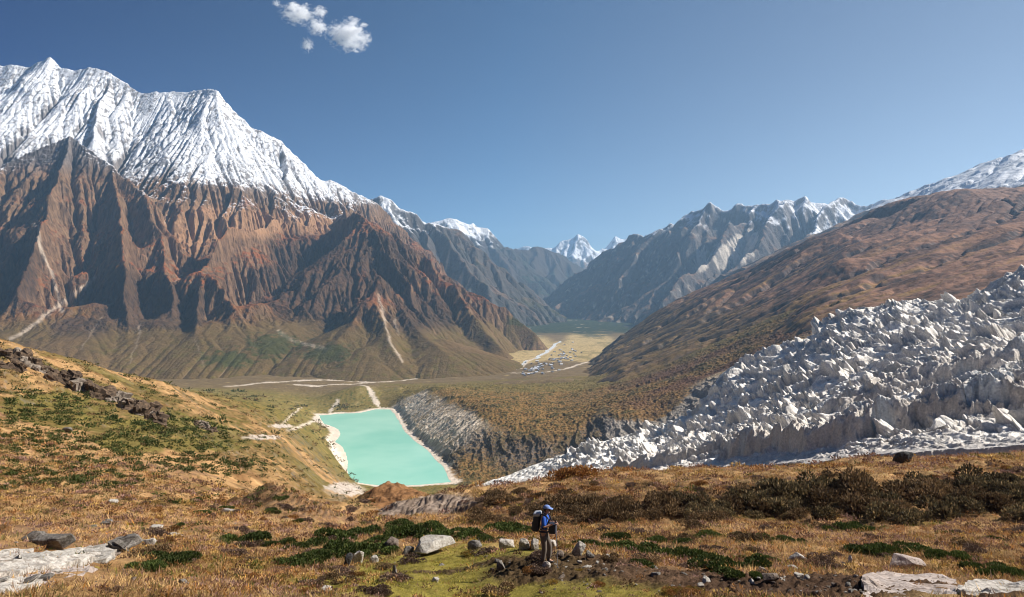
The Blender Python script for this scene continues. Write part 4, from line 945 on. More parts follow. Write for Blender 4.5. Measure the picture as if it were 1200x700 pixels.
RM = {
 'pale': rock_mat('pale_gneiss', C(.27, .24, .205), C(.42, .38, .325), C(.55, .505, .44)),
 'white': rock_mat('white_gneiss', C(.25, .215, .18), C(.48, .43, .37), C(.62, .57, .50)),
 'grey': rock_mat('grey_gneiss', C(.11, .098, .085), C(.20, .178, .152), C(.31, .28, .245)),
 'dark': rock_mat('dark_schist', C(.03, .03, .032), C(.055, .053, .052), C(.10, .095, .09)),
 'pink': rock_mat('pinkish_slab', C(.34, .27, .23), C(.44, .36, .31), C(.52, .45, .40)),
 'crag': rock_mat('rusty_crag_rock', C(.045, .032, .024), C(.10, .066, .042), C(.21, .135, .08), sc=.9),
 'cragpale': rock_mat('pale_crag_rock', C(.10, .075, .055), C(.22, .175, .135), C(.36, .30, .24), sc=.9),
 'brown': rock_mat('brown_schist', C(.10, .075, .06), C(.17, .13, .10), C(.26, .21, .17)),
}
def rock_bm(rng, dims, n=16, rough=.06, flat=1., strata=0):
    """angular boulder: hull of scattered points, corners knocked off and faces roughened"""
    bm = bmesh.new()
    for k in range(n):
        v = Vector((rng.gauss(0, 1), rng.gauss(0, 1), rng.gauss(0, 1))); v.normalize()
        v = Vector([math.copysign(abs(c) ** .75, c) for c in v])
        r = rng.uniform(.8, 1.05)
        bm.verts.new((v.x * dims[0] * .5 * r, v.y * dims[1] * .5 * r, v.z * dims[2] * .5 * r * flat))
    bmesh.ops.convex_hull(bm, input=bm.verts)
    bmesh.ops.delete(bm, geom=[v for v in bm.verts if not v.link_faces], context='VERTS')
    md = min(dims)
    bmesh.ops.bevel(bm, geom=list(bm.edges), offset=md * .035, segments=1, affect='EDGES', profile=.5)
    bmesh.ops.triangulate(bm, faces=bm.faces)
    bmesh.ops.subdivide_edges(bm, edges=[e for e in bm.edges if e.calc_length() > max(dims) * .16], cuts=2, use_grid_fill=True)
    bmesh.ops.triangulate(bm, faces=bm.faces)
    o = (rng.uniform(0, 99), rng.uniform(0, 99))
    bm.normal_update()
    co = np.array([v.co[:] for v in bm.verts]); s = 2.2 / max(dims)
    d = fbm(co[:, 0] * s + o[0] + co[:, 2] * s * .7, co[:, 1] * s + o[1] - co[:, 2] * s * .6, 4, .6)
    if strata:
        d = d + (np.floor(co[:, 2] / dims[2] * strata) % 2) * .8
    for v, q in zip(list(bm.verts), d): v.co += v.normal * float(q) * md * rough * 2
    return bm
def bm_obj(name, bm, mat, parent=None, smooth=False):
    me = bpy.data.meshes.new(name); bm.to_mesh(me); bm.free()
    me.polygons.foreach_set('use_smooth', np.full(len(me.polygons), smooth))
    return link(name, me, mat, parent)
def rock(px, py, wpx, hpx, mat, label, name='boulder', cat='rock', group=None, seed=1, yaw=None, tilt=(0, 0), sink=.25, depth=.8, n=16, strata=0, rough=.06):
    """a rock whose foot is seen at (px, py), wpx by hpx pixels large"""
    x, y, z = hit(px, py); s = y / FOC; rng = random.Random(seed * 131 + 7)
    w, h = wpx * s, hpx * s
    bm = rock_bm(rng, (w, w * depth, h * 1.35), n, rough, strata=strata)
    o = bm_obj(name, bm, RM[mat])
    o.location = (x, y + w * depth * .3, gz(x, y + w * depth * .3) + h * .675 - h * sink * 1.0)
    o.rotation_euler = (math.radians(tilt[0]), math.radians(tilt[1]), rng.uniform(-.4, .4) if yaw is None else math.radians(yaw))
    return tag(o, label, cat, group)
rock(511, 650, 58, 17, 'pale', 'large pale grey boulder with a flat top left of the hiker', seed=3, tilt=(14, 6), depth=.7, n=12)
rock(477, 651, 17, 10, 'grey', 'small grey stone at the left end of the large pale boulder', 'stone', seed=4)
rock(457, 645, 24, 13, 'brown', 'brownish rock in the juniper behind the large pale boulder', 'rock', seed=5)
rock(556, 646, 22, 12, 'grey', 'grey rock with a dark face right of the large pale boulder', 'rock', seed=6)
rock(592, 643, 24, 11, 'white', 'long white rock left of the hiker, first of the pale row', 'rock', seed=7, depth=.6)
rock(614, 645, 15, 13, 'pale', 'upright pale rock just left of the hiker in the pale row', 'rock', seed=8)
rock(627, 645, 12, 14, 'pale', 'narrow pale rock directly behind the knees of the hiker', 'rock', seed=9)
rock(646, 643, 16, 10, 'white', 'white rock right of the hiker at the end of the pale row', 'rock', seed=10)
rock(641, 666, 12, 7, 'white', 'small bright white stone at the feet of the hiker', 'stone', seed=11)
rock(587, 668, 12, 10, 'grey', 'dark grey upright stone alone in the yellow green grass', 'stone', seed=12)
rock(419, 662, 14, 16, 'pale', 'tall pale stone at the left end of the stony path', 'stone', seed=13, tilt=(0, 20))
rock(408, 664, 12, 14, 'dark', 'dark stone leaning beside the tall pale stone', 'stone', seed=14)
rock(438, 660, 13, 8, 'pale', 'flat pale stone between the path stones and the juniper', 'stone', seed=15)
rock(462, 677, 9, 14, 'grey', 'thin grey upright stone below the path on the grass', 'stone', seed=16, depth=.5)
rock(509, 683, 14, 5, 'white', 'flat white stone lying on the bare grass below the large boulder', 'stone', seed=17)
rock(382, 693, 15, 6, 'pale', 'lone pale stone low on the slope among yellow tufts', 'stone', seed=18)
rock(678, 652, 14, 16, 'pale', 'pale stone tilted on edge right of the hiker', 'stone', seed=19, tilt=(0, 35), depth=.5)
rock(692, 654, 12, 7, 'grey', 'small grey stone beside the tilted pale stone', 'stone', seed=20)
rock(657, 654, 11, 7, 'brown', 'brown stone on the path between hiker and tilted stone', 'stone', seed=21)
rock(934, 657, 24, 8, 'white', 'long white boulder on the grass above the dark earth', seed=22, depth=.5)
rock(893, 672, 10, 7, 'white', 'small white stone at the upper edge of the dark earth', 'stone', seed=23)
rock(905, 681, 24, 8, 'brown', 'flat brown rock half sunk in the dark earth', 'rock', seed=24)
rock(937, 678, 12, 8, 'pale', 'pale stone near the right end of the dark earth', 'stone', seed=25)
rock(997, 661, 8, 9, 'white', 'small white stone standing left of the pinkish slabs', 'stone', seed=26)
rock(1067, 668, 48, 15, 'pink', 'pinkish slab tilted with a dark underside, upper of two', 'rock_slab', 'rock', seed=27, tilt=(10, 10), depth=.7, n=12)
def plate(poly, thick, mat, seed, lift=.06, parent=None, name='rock_slab', org=(0, 0, 0)):
    """a flat slab lying on the slope, its outline seen at the given picture points"""
    w_ = [Vector(hit(*q)) for q in poly]
    bm = bmesh.new()
    top = [bm.verts.new(q + Vector((0, 0, lift)) - Vector(org)) for q in w_]; f = bm.faces.new(top)
    if f.normal.z < 0: f.normal_flip()
    r = bmesh.ops.extrude_face_region(bm, geom=[f]); 
    for v in [g for g in r['geom'] if isinstance(g, bmesh.types.BMVert)]: v.co.z -= thick + lift
    bmesh.ops.recalc_face_normals(bm, faces=bm.faces)
    bmesh.ops.triangulate(bm, faces=bm.faces)
    bmesh.ops.subdivide_edges(bm, edges=bm.edges, cuts=3, use_grid_fill=True); bmesh.ops.triangulate(bm, faces=bm.faces); bmesh.ops.subdivide_edges(bm, edges=bm.edges, cuts=1, use_grid_fill=True); bmesh.ops.triangulate(bm, faces=bm.faces)
    co = np.array([v.co[:] for v in bm.verts]); n = fbm(co[:, 0] / .5 + seed, co[:, 1] / .5, 4, .6); n2 = fbm(co[:, 0] / .9 + seed + 7, co[:, 1] / .9, 4, .6); n3 = np.floor(fbm(co[:, 0] / 1.2 - seed, co[:, 1] / .7, 3) * 4) * .035
    for v, a_, b_, c_ in zip(bm.verts, n, n2, n3): v.co += Vector((b_ * .16, a_ * .16, a_ * .05 + c_))
    return bm_obj(name, bm, RM[mat], parent)
tag(plate([(1008, 676), (1040, 672), (1075, 676), (1118, 680), (1128, 692), (1112, 704), (1060, 708), (1014, 704)], .3, 'pink', 3), 'broad flat pinkish slab at the lower edge of the slope', 'rock')
tag(plate([(1122, 693), (1140, 687), (1170, 686), (1212, 690), (1230, 697), (1215, 704), (1160, 702), (1130, 701)], .3, 'white', 5, .12), 'long white slab at the lower right beside the pinkish slab', 'rock')
rock(1060, 543, 24, 15, 'dark', 'black boulder alone on the moraine crest before the glacier', seed=30)
# outcrop of white slabs at the lower left
rng = random.Random(5)
def slab_pile(name, label, spots, mat, cat='outcrop', seed=1):
    x0, y0, z0 = hit(*spots[0][:2]); root = empty(name, (x0, y0, z0))
    for k, (px, py, wpx, hpx, tx, ty, yaw) in enumerate(spots):
        x, y, z = hit(px, py); s = y / FOC; r_ = random.Random(seed * 77 + k)
        bm = rock_bm(r_, (wpx * s, wpx * s * .7, hpx * s * 1.5), 18, .14, strata=2)
        o = bm_obj('slab', bm, RM[mat if not isinstance(mat, list) else mat[k % len(mat)]], root)
        o.location = (x - x0, y - y0, z - z0 + hpx * s * .3); o.rotation_euler = (math.radians(tx), math.radians(ty), math.radians(yaw))
    return tag(root, label, cat)
def white_outcrop():
    o0 = hit(60, 668); root = empty('slab_outcrop', o0)
    for k, poly in enumerate([[(-20, 650), (20, 644), (40, 646), (28, 655), (-20, 662)], [(20, 656), (60, 650), (100, 644), (132, 640), (140, 646), (110, 653), (66, 660), (30, 664)], [(-30, 668), (10, 660), (40, 664), (90, 656), (118, 654), (100, 664), (60, 670), (20, 677), (-30, 684)],
                              [(30, 677), (70, 670), (104, 664), (112, 668), (84, 676), (50, 684), (28, 686)], [(-30, 688), (8, 680), (34, 684), (50, 687), (24, 696), (-30, 704)], [(100, 652), (122, 646), (136, 650), (128, 657), (108, 660)]]):
        plate(poly, .35, ('white', 'pale', 'white', 'pink', 'white', 'pale')[k], k * 3 + 1, .05 + .07 * (k % 3), root, 'slab', o0)
    _r5 = random.Random(15)
    for k in range(16):
        t = _r5.random(); px = mix(-20, 132, t); py = mix(692, 650, t) + _r5.uniform(-12, 10) * (1 - .4 * t); x, y, z = hit(px, min(py, 698)); s = y / FOC; wp = _r5.uniform(12, 34) * s
        o = bm_obj('broken_slab', rock_bm(_r5, (wp, wp * .6, wp * .2), 16, .10, strata=2), RM[_r5.choice(['white', 'pale', 'grey', 'brown'])], root)
        o.location = (x - o0[0], y - o0[1], z - o0[2] + .06); o.rotation_euler = (_r5.uniform(0, .25), _r5.uniform(-.4, -.1), _r5.uniform(-.3, .3))
    tag(root, 'outcrop of thin white tilted slabs at the lower left', 'outcrop')
white_outcrop()
rock(53, 643, 56, 16, 'grey', 'long dark grey boulder lying on the white slabs', seed=40, tilt=(0, -8), depth=.5, n=18)
rock(35, 635, 32, 10, 'grey', 'narrow grey slab leaning behind the long dark grey boulder', 'rock_slab', 'rock', seed=41, tilt=(0, -18), depth=.5)
rock(140, 646, 42, 16, 'grey', 'striped grey boulder at the right end of the white slabs', seed=42, tilt=(0, -12), depth=.6, strata=6)
rock(172, 640, 18, 8, 'pale', 'pale stone right of the striped grey boulder', 'stone', seed=43)
rock(123, 616, 16, 7, 'grey', 'small grey rock alone above the white slabs', 'rock', seed=44)
rock(183, 622, 22, 6, 'white', 'flat white rock in the grass above the juniper', 'rock', seed=45, depth=.5)
rock(205, 630, 28, 5, 'pale', 'low pale ledge right of the flat white rock', 'rock', seed=46, depth=.5)
rock(131, 590, 12, 5, 'pale', 'small pale rock high on the orange grass', 'rock', seed=47)
rock(63, 600, 8, 5, 'white', 'tiny white stone left on the orange grass', 'stone', seed=48)
rock(265, 602, 22, 5, 'white', 'pale flat stone at the left foot of the mound of tilted beds', 'stone', seed=49, depth=.5)
rock(155, 684, 8, 8, 'brown', 'small brown stone below the white slabs', 'stone', seed=50)
rock(213, 686, 14, 8, 'grey', 'grey stone low in the purple heath', 'stone', seed=51)
rock(76, 507, 14, 6, 'grey', 'grey rock on the green patch of the left hillside', 'rock', seed=52)
# crags on the left hillside
def crag(label, spots, seed):
    x0, y0, z0 = hit(*spots[0][:2]); root = empty('crag', (x0, y0, z0)); r_ = random.Random(seed)
    for px, py, wpx, hpx in spots:
        x, y, z = hit(px, py); s = y / FOC
        for q in range(6):
            w = wpx * s * r_.uniform(.7, 1.15); h = hpx * s * r_.uniform(.7, 1.0)
            bm = rock_bm(r_, (w, w * .8, h), 15, .14, strata=3)
            o = bm_obj('crag_block', bm, RM[r_.choice(['crag', 'crag', 'crag', 'crag', 'cragpale'])], root)
            o.location = (x - x0 + r_.uniform(-.45, .45) * wpx * s, y - y0 + r_.uniform(-.2, .7) * wpx * s, z - z0 + h * r_.uniform(-.1, .12)); o.rotation_euler = (r_.uniform(-.3, .3), math.radians(22) + r_.uniform(-.25, .25), r_.uniform(-.5, .5))
    tag(root, label, 'crag')
crag('dark broken crag at the far left of the hillside skyline', [(8, 420, 26, 16), (28, 428, 24, 14), (46, 436, 22, 14), (66, 446, 24, 18), (4, 432, 20, 12)], 3)
crag('brown crag with a pale face in the middle of the left hillside', [(86, 456, 22, 18), (104, 462, 26, 24), (126, 470, 24, 22), (145, 480, 24, 22), (165, 486, 26, 24), (178, 494, 18, 18)], 4)
crag('small dark crag on the orange slope above the lake', [(232, 500, 16, 8), (245, 506, 12, 6)], 5)
rock(672, 556, 14, 9, 'brown', 'brown rock on the moraine crest between two orange bushes', 'rock', seed=61)
# loose stones of the path
protos = []
for k in range(6):
    r_ = random.Random(200 + k)
    bm = rock_bm(r_, (1, r_.uniform(.6, .9), r_.uniform(.4, .7)), 13, .07)
    protos.append(bm)
pm_ = []
for k, bm in enumerate(protos):
    for mt in ('pale', 'brown', 'grey'):
        me = bpy.data.meshes.new('loose_stone'); bm.to_mesh(me); me.materials.append(RM[mt]); pm_.append(me)
    bm.free()
rng = random.Random(77)
PATHS = [((430, 657), (480, 655), (560, 655), (650, 660), (700, 660)), ((690, 662), (760, 672), (850, 684), (930, 690), (1010, 690)), ((900, 676), (1000, 668), (1010, 690)), ((640, 680), (700, 690), (660, 698))]
for k in range(170):
    pl = rng.choice(PATHS[:2] + PATHS); i = rng.randrange(len(pl) - 1); t = rng.random()
    px = mix(pl[i][0], pl[i + 1][0], t) + rng.gauss(0, 10); py = mix(pl[i][1], pl[i + 1][1], t) + rng.gauss(0, 6)
    if py > 699: continue
    x, y, z = hit(px, py)
    o = bpy.data.objects.new('loose_stone', pm_[rng.randrange(len(pm_))]); COL.objects.link(o)
    sz = min(.34, .05 + rng.expovariate(1 / .07)); o.scale = (sz * rng.uniform(.8, 1.3), sz, sz * rng.uniform(.7, 1.1)); o.location = (x, y, z + sz * .08 - .03); o.rotation_euler = (rng.uniform(-.3, .3), rng.uniform(-.3, .3), rng.uniform(0, 6.3))
    tag(o, 'loose stone scattered along the stony path by the hiker', 'stone', 'loose stones along the path')
for k in range(90):
    px = rng.uniform(-20, 1220); py = rng.uniform(606, 698)
    if rng.random() < .4: px, py = rng.uniform(0, 420), rng.uniform(560, 690)
    x, y, z = hit(px, py)
    if y > 100: continue
    o = bpy.data.objects.new('field_stone', pm_[rng.randrange(len(pm_))]); COL.objects.link(o)
    sz = min(.6, (.06 + rng.expovariate(1 / .08)) * (y / 25) ** .6); o.scale = (sz * rng.uniform(.8, 1.4), sz, sz * rng.uniform(.6, 1.)); o.location = (x, y, z + sz * .05); o.rotation_euler = (rng.uniform(-.3, .3), rng.uniform(-.3, .3), rng.uniform(0, 6.3))
    tag(o, 'small stone lying among the dry grass tufts of the slope', 'stone', 'stones scattered in the grass')
log('rocks')
# ------------------------------------------------------------------ plants
def leaf_mat(name, hue=0.0, var=.35, trans=.25):
    m, N, L, B = new_mat(name)
    at = N.new('ShaderNodeAttribute'); at.attribute_name = 'Col'
    oi = N.new('ShaderNodeObjectInfo'); mr = N.new('ShaderNodeMapRange'); mr.inputs['To Min'].default_value = 1 - var; mr.inputs['To Max'].default_value = 1 + var
    L.new(oi.outputs['Random'], mr.inputs['Value'])
    s = N.new('ShaderNodeVectorMath'); s.operation = 'SCALE'; L.new(at.outputs['Color'], s.inputs[0]); L.new(mr.outputs['Result'], s.inputs['Scale'])
    L.new(s.outputs[0], B.inputs['Base Color']); B.inputs['Roughness'].default_value = .8; B.inputs['Specular IOR Level'].default_value = .15
    if trans:
        t = N.new('ShaderNodeBsdfTranslucent'); L.new(s.outputs[0], t.inputs['Color']); mxs = N.new('ShaderNodeMixShader'); mxs.inputs[0].default_value = trans
        L.new(B.outputs[0], mxs.inputs[1]); L.new(t.outputs[0], mxs.inputs[2]); L.new(mxs.outputs[0], N['Material Output'].inputs['Surface'])
    return m
def tri_cloud(base, dirs, width, height, rs):
    """one triangle blade per base point, leaning along dirs"""
    n = len(base)
    side = np.cross(dirs, rs.normal(size=(n, 3))); side /= np.linalg.norm(side, axis=1)[:, None] + 1e-9
    a = base - side * width[:, None]; b = base + side * width[:, None]; c = base + dirs * height[:, None]
    co = np.stack([a, b, c], 1).reshape(-1, 3)
    return co, np.arange(3 * n).reshape(-1, 3)
def quad_leaf(base, dirs, width, length, rs):
    n = len(base)
    side = np.cross(dirs, rs.normal(size=(n, 3))); side /= np.linalg.norm(side, axis=1)[:, None] + 1e-9
    p0 = base; p1 = base + dirs * length[:, None] * .5 + side * width[:, None]; p2 = base + dirs * length[:, None]; p3 = base + dirs * length[:, None] * .5 - side * width[:, None]
    return np.stack([p0, p1, p2, p3], 1).reshape(-1, 3), np.arange(4 * n).reshape(-1, 4)

# --- dry grass over the whole near slope
def grass():
    rs = np.random.RandomState(11)
    N_ = int(84000 * max(.4, Q))
    px = rs.uniform(-330, 1530, N_); ly = math.log(9.5) + (math.log(125) - math.log(9.5)) * rs.rand(N_) ** .8
    Y = np.exp(ly); X = Y * (px - PX0) / FOC
    n1 = fbm(X / 6, Y / 6, 5, .6, seed=21); n2 = fbm(X / 1.3, Y / 1.3, 4, .6, seed=22); n3 = fbm(X / 14, Y / 14, 4, .5, seed=23); n4 = fbm(X / 3, Y / 3, 3, seed=25)
    Z = ground_height(X, Y); PY = HOR - Z * FOC / Y
    pth = [P(q[0], q[1], 20) for q in ()]
    keep = n4 + .5 * n2 > -.35
    path = [P(760, 668, 18)[:2], P(690, 662, 18.8)[:2], P(650, 660, 19.2)[:2], P(560, 650, 21.5)[:2], P(480, 652, 23)[:2], P(430, 655, 24)[:2]]
    path2 = [P(650, 660, 19)[:2], P(760, 672, 18)[:2], P(840, 685, 16)[:2], P(900, 690, 15.5)[:2], P(1010, 684, 16.5)[:2]]
    d = np.minimum(line_d(X, Y, path), line_d(X, Y, path2) - 1.4) + n1 * .7
    keep &= d > .5 + .7 * rs.rand(N_)
    sc = (blob(px, PY, [(470, 598, 34, 10), (520, 592, 42, 12)]) > .35) & (Y > 80)
    keep &= ~sc
    slab = (blob(px, PY, [(1062, 690, 66, 16), (1150, 693, 52, 8), (50, 660, 110, 26)]) > .3) & (rs.rand(N_) < .85)
    keep &= ~slab
    X, Y, Z, PY, px, n1, n2, n3 = [q[keep] for q in (X, Y, Z, PY, px, n1, n2, n3)]; n = len(X)
    moss = np.clip(sstep(0, .5, blob(px, PY, [(590, 672, 120, 34), (560, 690, 200, 24)]) + .5 * n1) , 0, 1)
    kind = rs.rand(n)
    c = np.zeros((n, 3), f32) + srgb(190, 154, 106)
    c = np.where((kind < .33)[:, None], srgb(214, 178, 120), c)
    c = np.where(((kind > .70) & (n3 + .3 * n2 > -.1))[:, None], srgb(148, 118, 100), c)
    c = np.where((kind > .93)[:, None], srgb(190, 130, 56), c)
    c = np.where(((n1 > .08) & (kind < .6))[:, None], srgb(158, 118, 80), c)
    c = np.where((rs.rand(n) < moss * .8)[:, None], srgb(162, 150, 66), c)
    c = np.where(((rs.rand(n) < .10))[:, None], srgb(92, 96, 42), c)
    c = c * rs.uniform(.62, 1.2, (n, 1)) * (1. + .9 * np.clip(n3 + .4 * n1, -.4, .5))[:, None]
    per = 7
    size = (.10 + .10 * rs.rand(n)) * (Y / 18) ** .5 * (1 - .45 * moss)
    base = np.repeat(np.stack([X, Y, Z - .02], 1), per, 0); sz = np.repeat(size, per)
    m = n * per
    base = base + rs.normal(size=(m, 3)) * (sz * .55)[:, None] * np.array([1, 1, 0])
    dr = rs.normal(size=(m, 3)) * np.array([.75, .75, .2]) + np.array([0, 0, 1.]); dr /= np.linalg.norm(dr, axis=1)[:, None]
    wd = sz * rs.uniform(.045, .11, m); ht = sz * rs.uniform(.6, 1.5, m)
    co, fc = tri_cloud(base, dr, wd, ht, rs)
    cc = np.repeat(np.repeat(c, per, 0) * rs.uniform(.75, 1.25, (m, 1)), 3, 0)
    o = link('dry_grass', mesh_np('dry_grass', co, fc, False, cc), leaf_mat('dry_grass_blades', var=0, trans=.3))
    tag(o, 'dry orange and straw coloured grass tufts', kind='stuff')
grass()

def shrub_mesh(name, seed, n, flat, leaf, c1, c2, c3, woody=.15):
    """a dome of small leaves on short twigs, unit radius"""
    rs = np.random.RandomState(seed)
    # several sub-domes give an uneven outline
    k = 7
    cen = rs.normal(size=(k, 3)) * np.array([.48, .48, .12]); cen[:, 2] = np.abs(cen[:, 2]); rad = rs.uniform(.35, .62, k)
    w_ = rs.choice(k, n, p=rad ** 2 / (rad ** 2).sum())
    dr = rs.normal(size=(n, 3)); dr[:, 2] = np.abs(dr[:, 2]) * 1.1 - .25; dr /= np.linalg.norm(dr, axis=1)[:, None]
    rr = rad[w_] * (1 - .45 * rs.rand(n) ** 2)
    pos = cen[w_] + dr * rr[:, None]; pos[:, 2] *= flat; pos[:, 2] += .05
    dd = dr + rs.normal(size=(n, 3)) * .6 + np.array([0, 0, .4]); dd /= np.linalg.norm(dd, axis=1)[:, None]
    co, fc = quad_leaf(pos, dd, leaf * rs.uniform(.16, .34, n), leaf * rs.uniform(.7, 1.4, n), rs)
    t = rs.rand(n, 1); c = mix(c1, c2, t) ; c = np.where(rs.rand(n, 1) < .18, c3, c) * rs.uniform(.6, 1.25, (n, 1))
    # twigs from the root
    nt = int(n * woody); tb = rs.normal(size=(nt, 3)) * np.array([.12, .12, 0]); e = cen[rs.choice(k, nt)] + rs.normal(size=(nt, 3)) * .3; e[:, 2] = np.abs(e[:, 2]) * flat
    dv = e - tb; ln = np.linalg.norm(dv, axis=1); dv /= ln[:, None] + 1e-6
    co2, fc2 = quad_leaf(tb, dv, np.full(nt, .012), ln, rs)
    co = np.concatenate([co, co2]); fc = np.concatenate([fc, fc2 + 4 * n]); cc = np.concatenate([np.repeat(c, 4, 0), np.zeros((4 * nt, 3)) + C(.09, .06, .045)])
    return mesh_np(name, co, fc, False, cc)
LM = leaf_mat('shrub_leaves')
def kindset(name, seeds, *a, **k):
    out = []
    for s in seeds:
        me = shrub_mesh(name, s, *a, **k); me.materials.append(LM); out.append(me)
    return out
JUN = kindset('juniper', (1, 2, 3, 4), 2600, .42, .15, C(.040, .060, .014), C(.075, .10, .022), C(.11, .12, .03))
RHO = kindset('brown_shrub', (11, 12, 13, 14), 1500, .85, .17, C(.19, .115, .055), C(.11, .075, .038), C(.30, .19, .09), woody=.25)
DRK = kindset('dark_shrub', (15, 16, 17), 1500, .85, .17, C(.10, .085, .042), C(.17, .12, .06), C(.32, .22, .10), woody=.25)
ORG = kindset('orange_shrub', (21, 22, 23), 1300, .75, .17, C(.30, .13, .035), C(.20, .095, .035), C(.36, .20, .06))
HTH = kindset('purple_heath', (31, 32, 33), 1100, .55, .16, C(.16, .095, .065), C(.115, .075, .06), C(.24, .17, .11), woody=.4)
YEL = kindset('yellow_shrub', (41, 42), 900, .6, .17, C(.36, .24, .05), C(.26, .15, .04), C(.14, .14, .04))
rsS = random.Random(31)
def shrub(kind, px, py, rpx, name, label, group=None, hs=1.):
    x, y, z = hit(px, py); r = rpx * y / FOC
    o = bpy.data.objects.new(name, rsS.choice(kind)); COL.objects.link(o)
    o.location = (x, y + r * .4, gz(x, y + r * .4) - .06 * r); o.rotation_euler = (0, 0, rsS.uniform(0, 6.28)); o.scale = (r * rsS.uniform(.9, 1.15), r * rsS.uniform(.9, 1.15), r * hs * rsS.uniform(.85, 1.15))
    return tag(o, label, 'shrub', group)
# juniper mats
for px, py, r, lab in [(190, 660, 24, 'green juniper mat right of the white slabs'), (168, 668, 18, 'small green juniper mat touching the white slabs'), (212, 656, 16, 'green juniper mat between white slabs and the heath'),
      (290, 638, 26, 'broad green juniper mat on the grass below the mound of tilted beds'), (262, 636, 16, 'left end tuft of the broad juniper mat'), (318, 640, 15, 'right end tuft of the broad juniper mat'),
      (222, 618, 7, 'small dark green bush alone on the orange grass'), (235, 604, 11, 'low green juniper patch above the small dark green bush'),
      (870, 668, 26, 'green juniper mat above the dark earth'), (905, 660, 14, 'small juniper beside the long white boulder'), (1015, 650, 20, 'tall dark green juniper left of the pinkish slabs'), (1040, 652, 22, 'green juniper mat above the pinkish slab'), (1075, 648, 18, 'green juniper mat right behind the tilted pinkish slab'),
      (1100, 655, 14, 'small juniper right of the tilted pinkish slab'), (1150, 668, 22, 'green juniper mat above the long white slab'), (1180, 676, 22, 'green juniper mat at the right edge of the slope'), (1135, 658, 14, 'little juniper behind the white slab mats'), (1180, 636, 10, 'small dark juniper alone on the right hand grass')]:
    shrub(JUN, px, py, r, 'juniper', lab)
for px, py, r in [(345, 664, 20), (362, 660, 22), (385, 655, 20), (405, 650, 22), (425, 644, 20), (440, 640, 18), (375, 640, 20), (395, 634, 20), (415, 628, 18), (440, 628, 20), (465, 632, 22), (490, 634, 20), (515, 634, 20), (540, 632, 18), (555, 630, 14), (585, 622, 14), (600, 626, 16), (615, 622, 14), (345, 645, 14), (505, 622, 14), (470, 620, 14), (575, 634, 12), (455, 648, 14), (430, 655, 12)]:
    shrub(JUN, px, py, r * 1.05, 'juniper', 'green juniper in the long mat between the lake view and the path', 'junipers in the long green mat left of the hiker')
for px, py, r in [(690, 640, 16), (715, 645, 18), (740, 648, 18), (765, 650, 20), (790, 655, 22), (815, 660, 24), (840, 668, 22), (860, 676, 18), (800, 640, 14), (770, 636, 14), (835, 632, 14), (870, 632, 16), (900, 634, 16), (930, 636, 12), (1000, 622, 16), (1025, 622, 14), (975, 624, 12), (890, 676, 12), (725, 634, 14), (750, 664, 12)]:
    shrub(JUN, px, py, r, 'juniper', 'green juniper in the broken mat right of the hiker', 'junipers in the green mat right of the hiker')
# thicket on the moraine bank
for k in range(125):
    px = rsS.uniform(655, 1260); top = np.interp(px, [655, 760, 860, 1000, 1100, 1260], [592, 586, 576, 568, 566, 558])
    py = rsS.uniform(top + 6, 612)
    dk = px > 800 and rsS.random() < .75
    shrub(DRK if dk else RHO, px, py, rsS.uniform(7, 21) * (1.15 if px > 850 else .9), 'dark_shrub' if dk else 'brown_shrub',
          'dark leafless shrub in the long thicket along the moraine bank' if dk else 'brown shrub in the thicket along the moraine bank', 'dark shrubs of the moraine thicket' if dk else 'brown shrubs of the moraine thicket', 1.25)
for k in range(46):
    px = rsS.uniform(555, 720); py = rsS.uniform(578, 616)
    shrub(RHO, px, py, rsS.uniform(6, 12), 'brown_shrub', 'brown shrub on the bank behind the hiker', 'brown shrubs behind the hiker')
shrub(ORG, 660, 562, 13, 'orange_shrub', 'round orange brown bush on the moraine crest, left of a pair', hs=1.3)
shrub(ORG, 687, 560, 14, 'orange_shrub', 'round orange brown bush on the moraine crest, right of a pair', hs=1.3)
for k in range(70):
    px = rsS.uniform(560, 1230); py = np.interp(px, [560, 700, 1230], [580, 566, 540]) + rsS.uniform(0, 26)
    shrub(rsS.choice([ORG, HTH, HTH, RHO]), px, py, rsS.uniform(4, 9), 'heath_bush', 'low autumn bush on the top of the moraine', 'low bushes on the moraine top', .8)
# heath of the near slope
for k in range(150):
    px = rsS.uniform(-30, 1230); py = rsS.uniform(620, 699)
    if 480 < px < 660 and rsS.random() < .7: continue
    if 690 < px < 1010 and py > 664 + (px - 700) * .06: continue
    if px < 170 and 625 < py < 690: continue
    if 1010 < px < 1190 and py > 655: continue
    shrub(rsS.choice([HTH, HTH, HTH, RHO]), px, py, rsS.uniform(7, 17), 'heath_bush', 'low purple brown heath bush on the near slope', 'heath bushes on the near slope', .8)
for k in range(50):
    px, py = rsS.choice([(rsS.uniform(270, 420), rsS.uniform(672, 698)), (rsS.uniform(780, 830), rsS.uniform(692, 699)), (rsS.uniform(540, 740), rsS.uniform(640, 690)), (rsS.uniform(600, 720), rsS.uniform(625, 645))])
    shrub(rsS.choice([YEL, ORG]), px, py, rsS.uniform(4, 9), 'yellow_shrub', 'small yellow and orange autumn plant in the grass', 'yellow autumn plants in the grass')
for k in range(60):
    px = rsS.uniform(150, 440); py = rsS.uniform(585, 640)
    shrub(rsS.choice([JUN, HTH, HTH, ORG]), px, py, rsS.uniform(4, 9), 'hillside_bush', 'small bush dotted on the orange left hillside', 'bushes dotted on the left hillside')
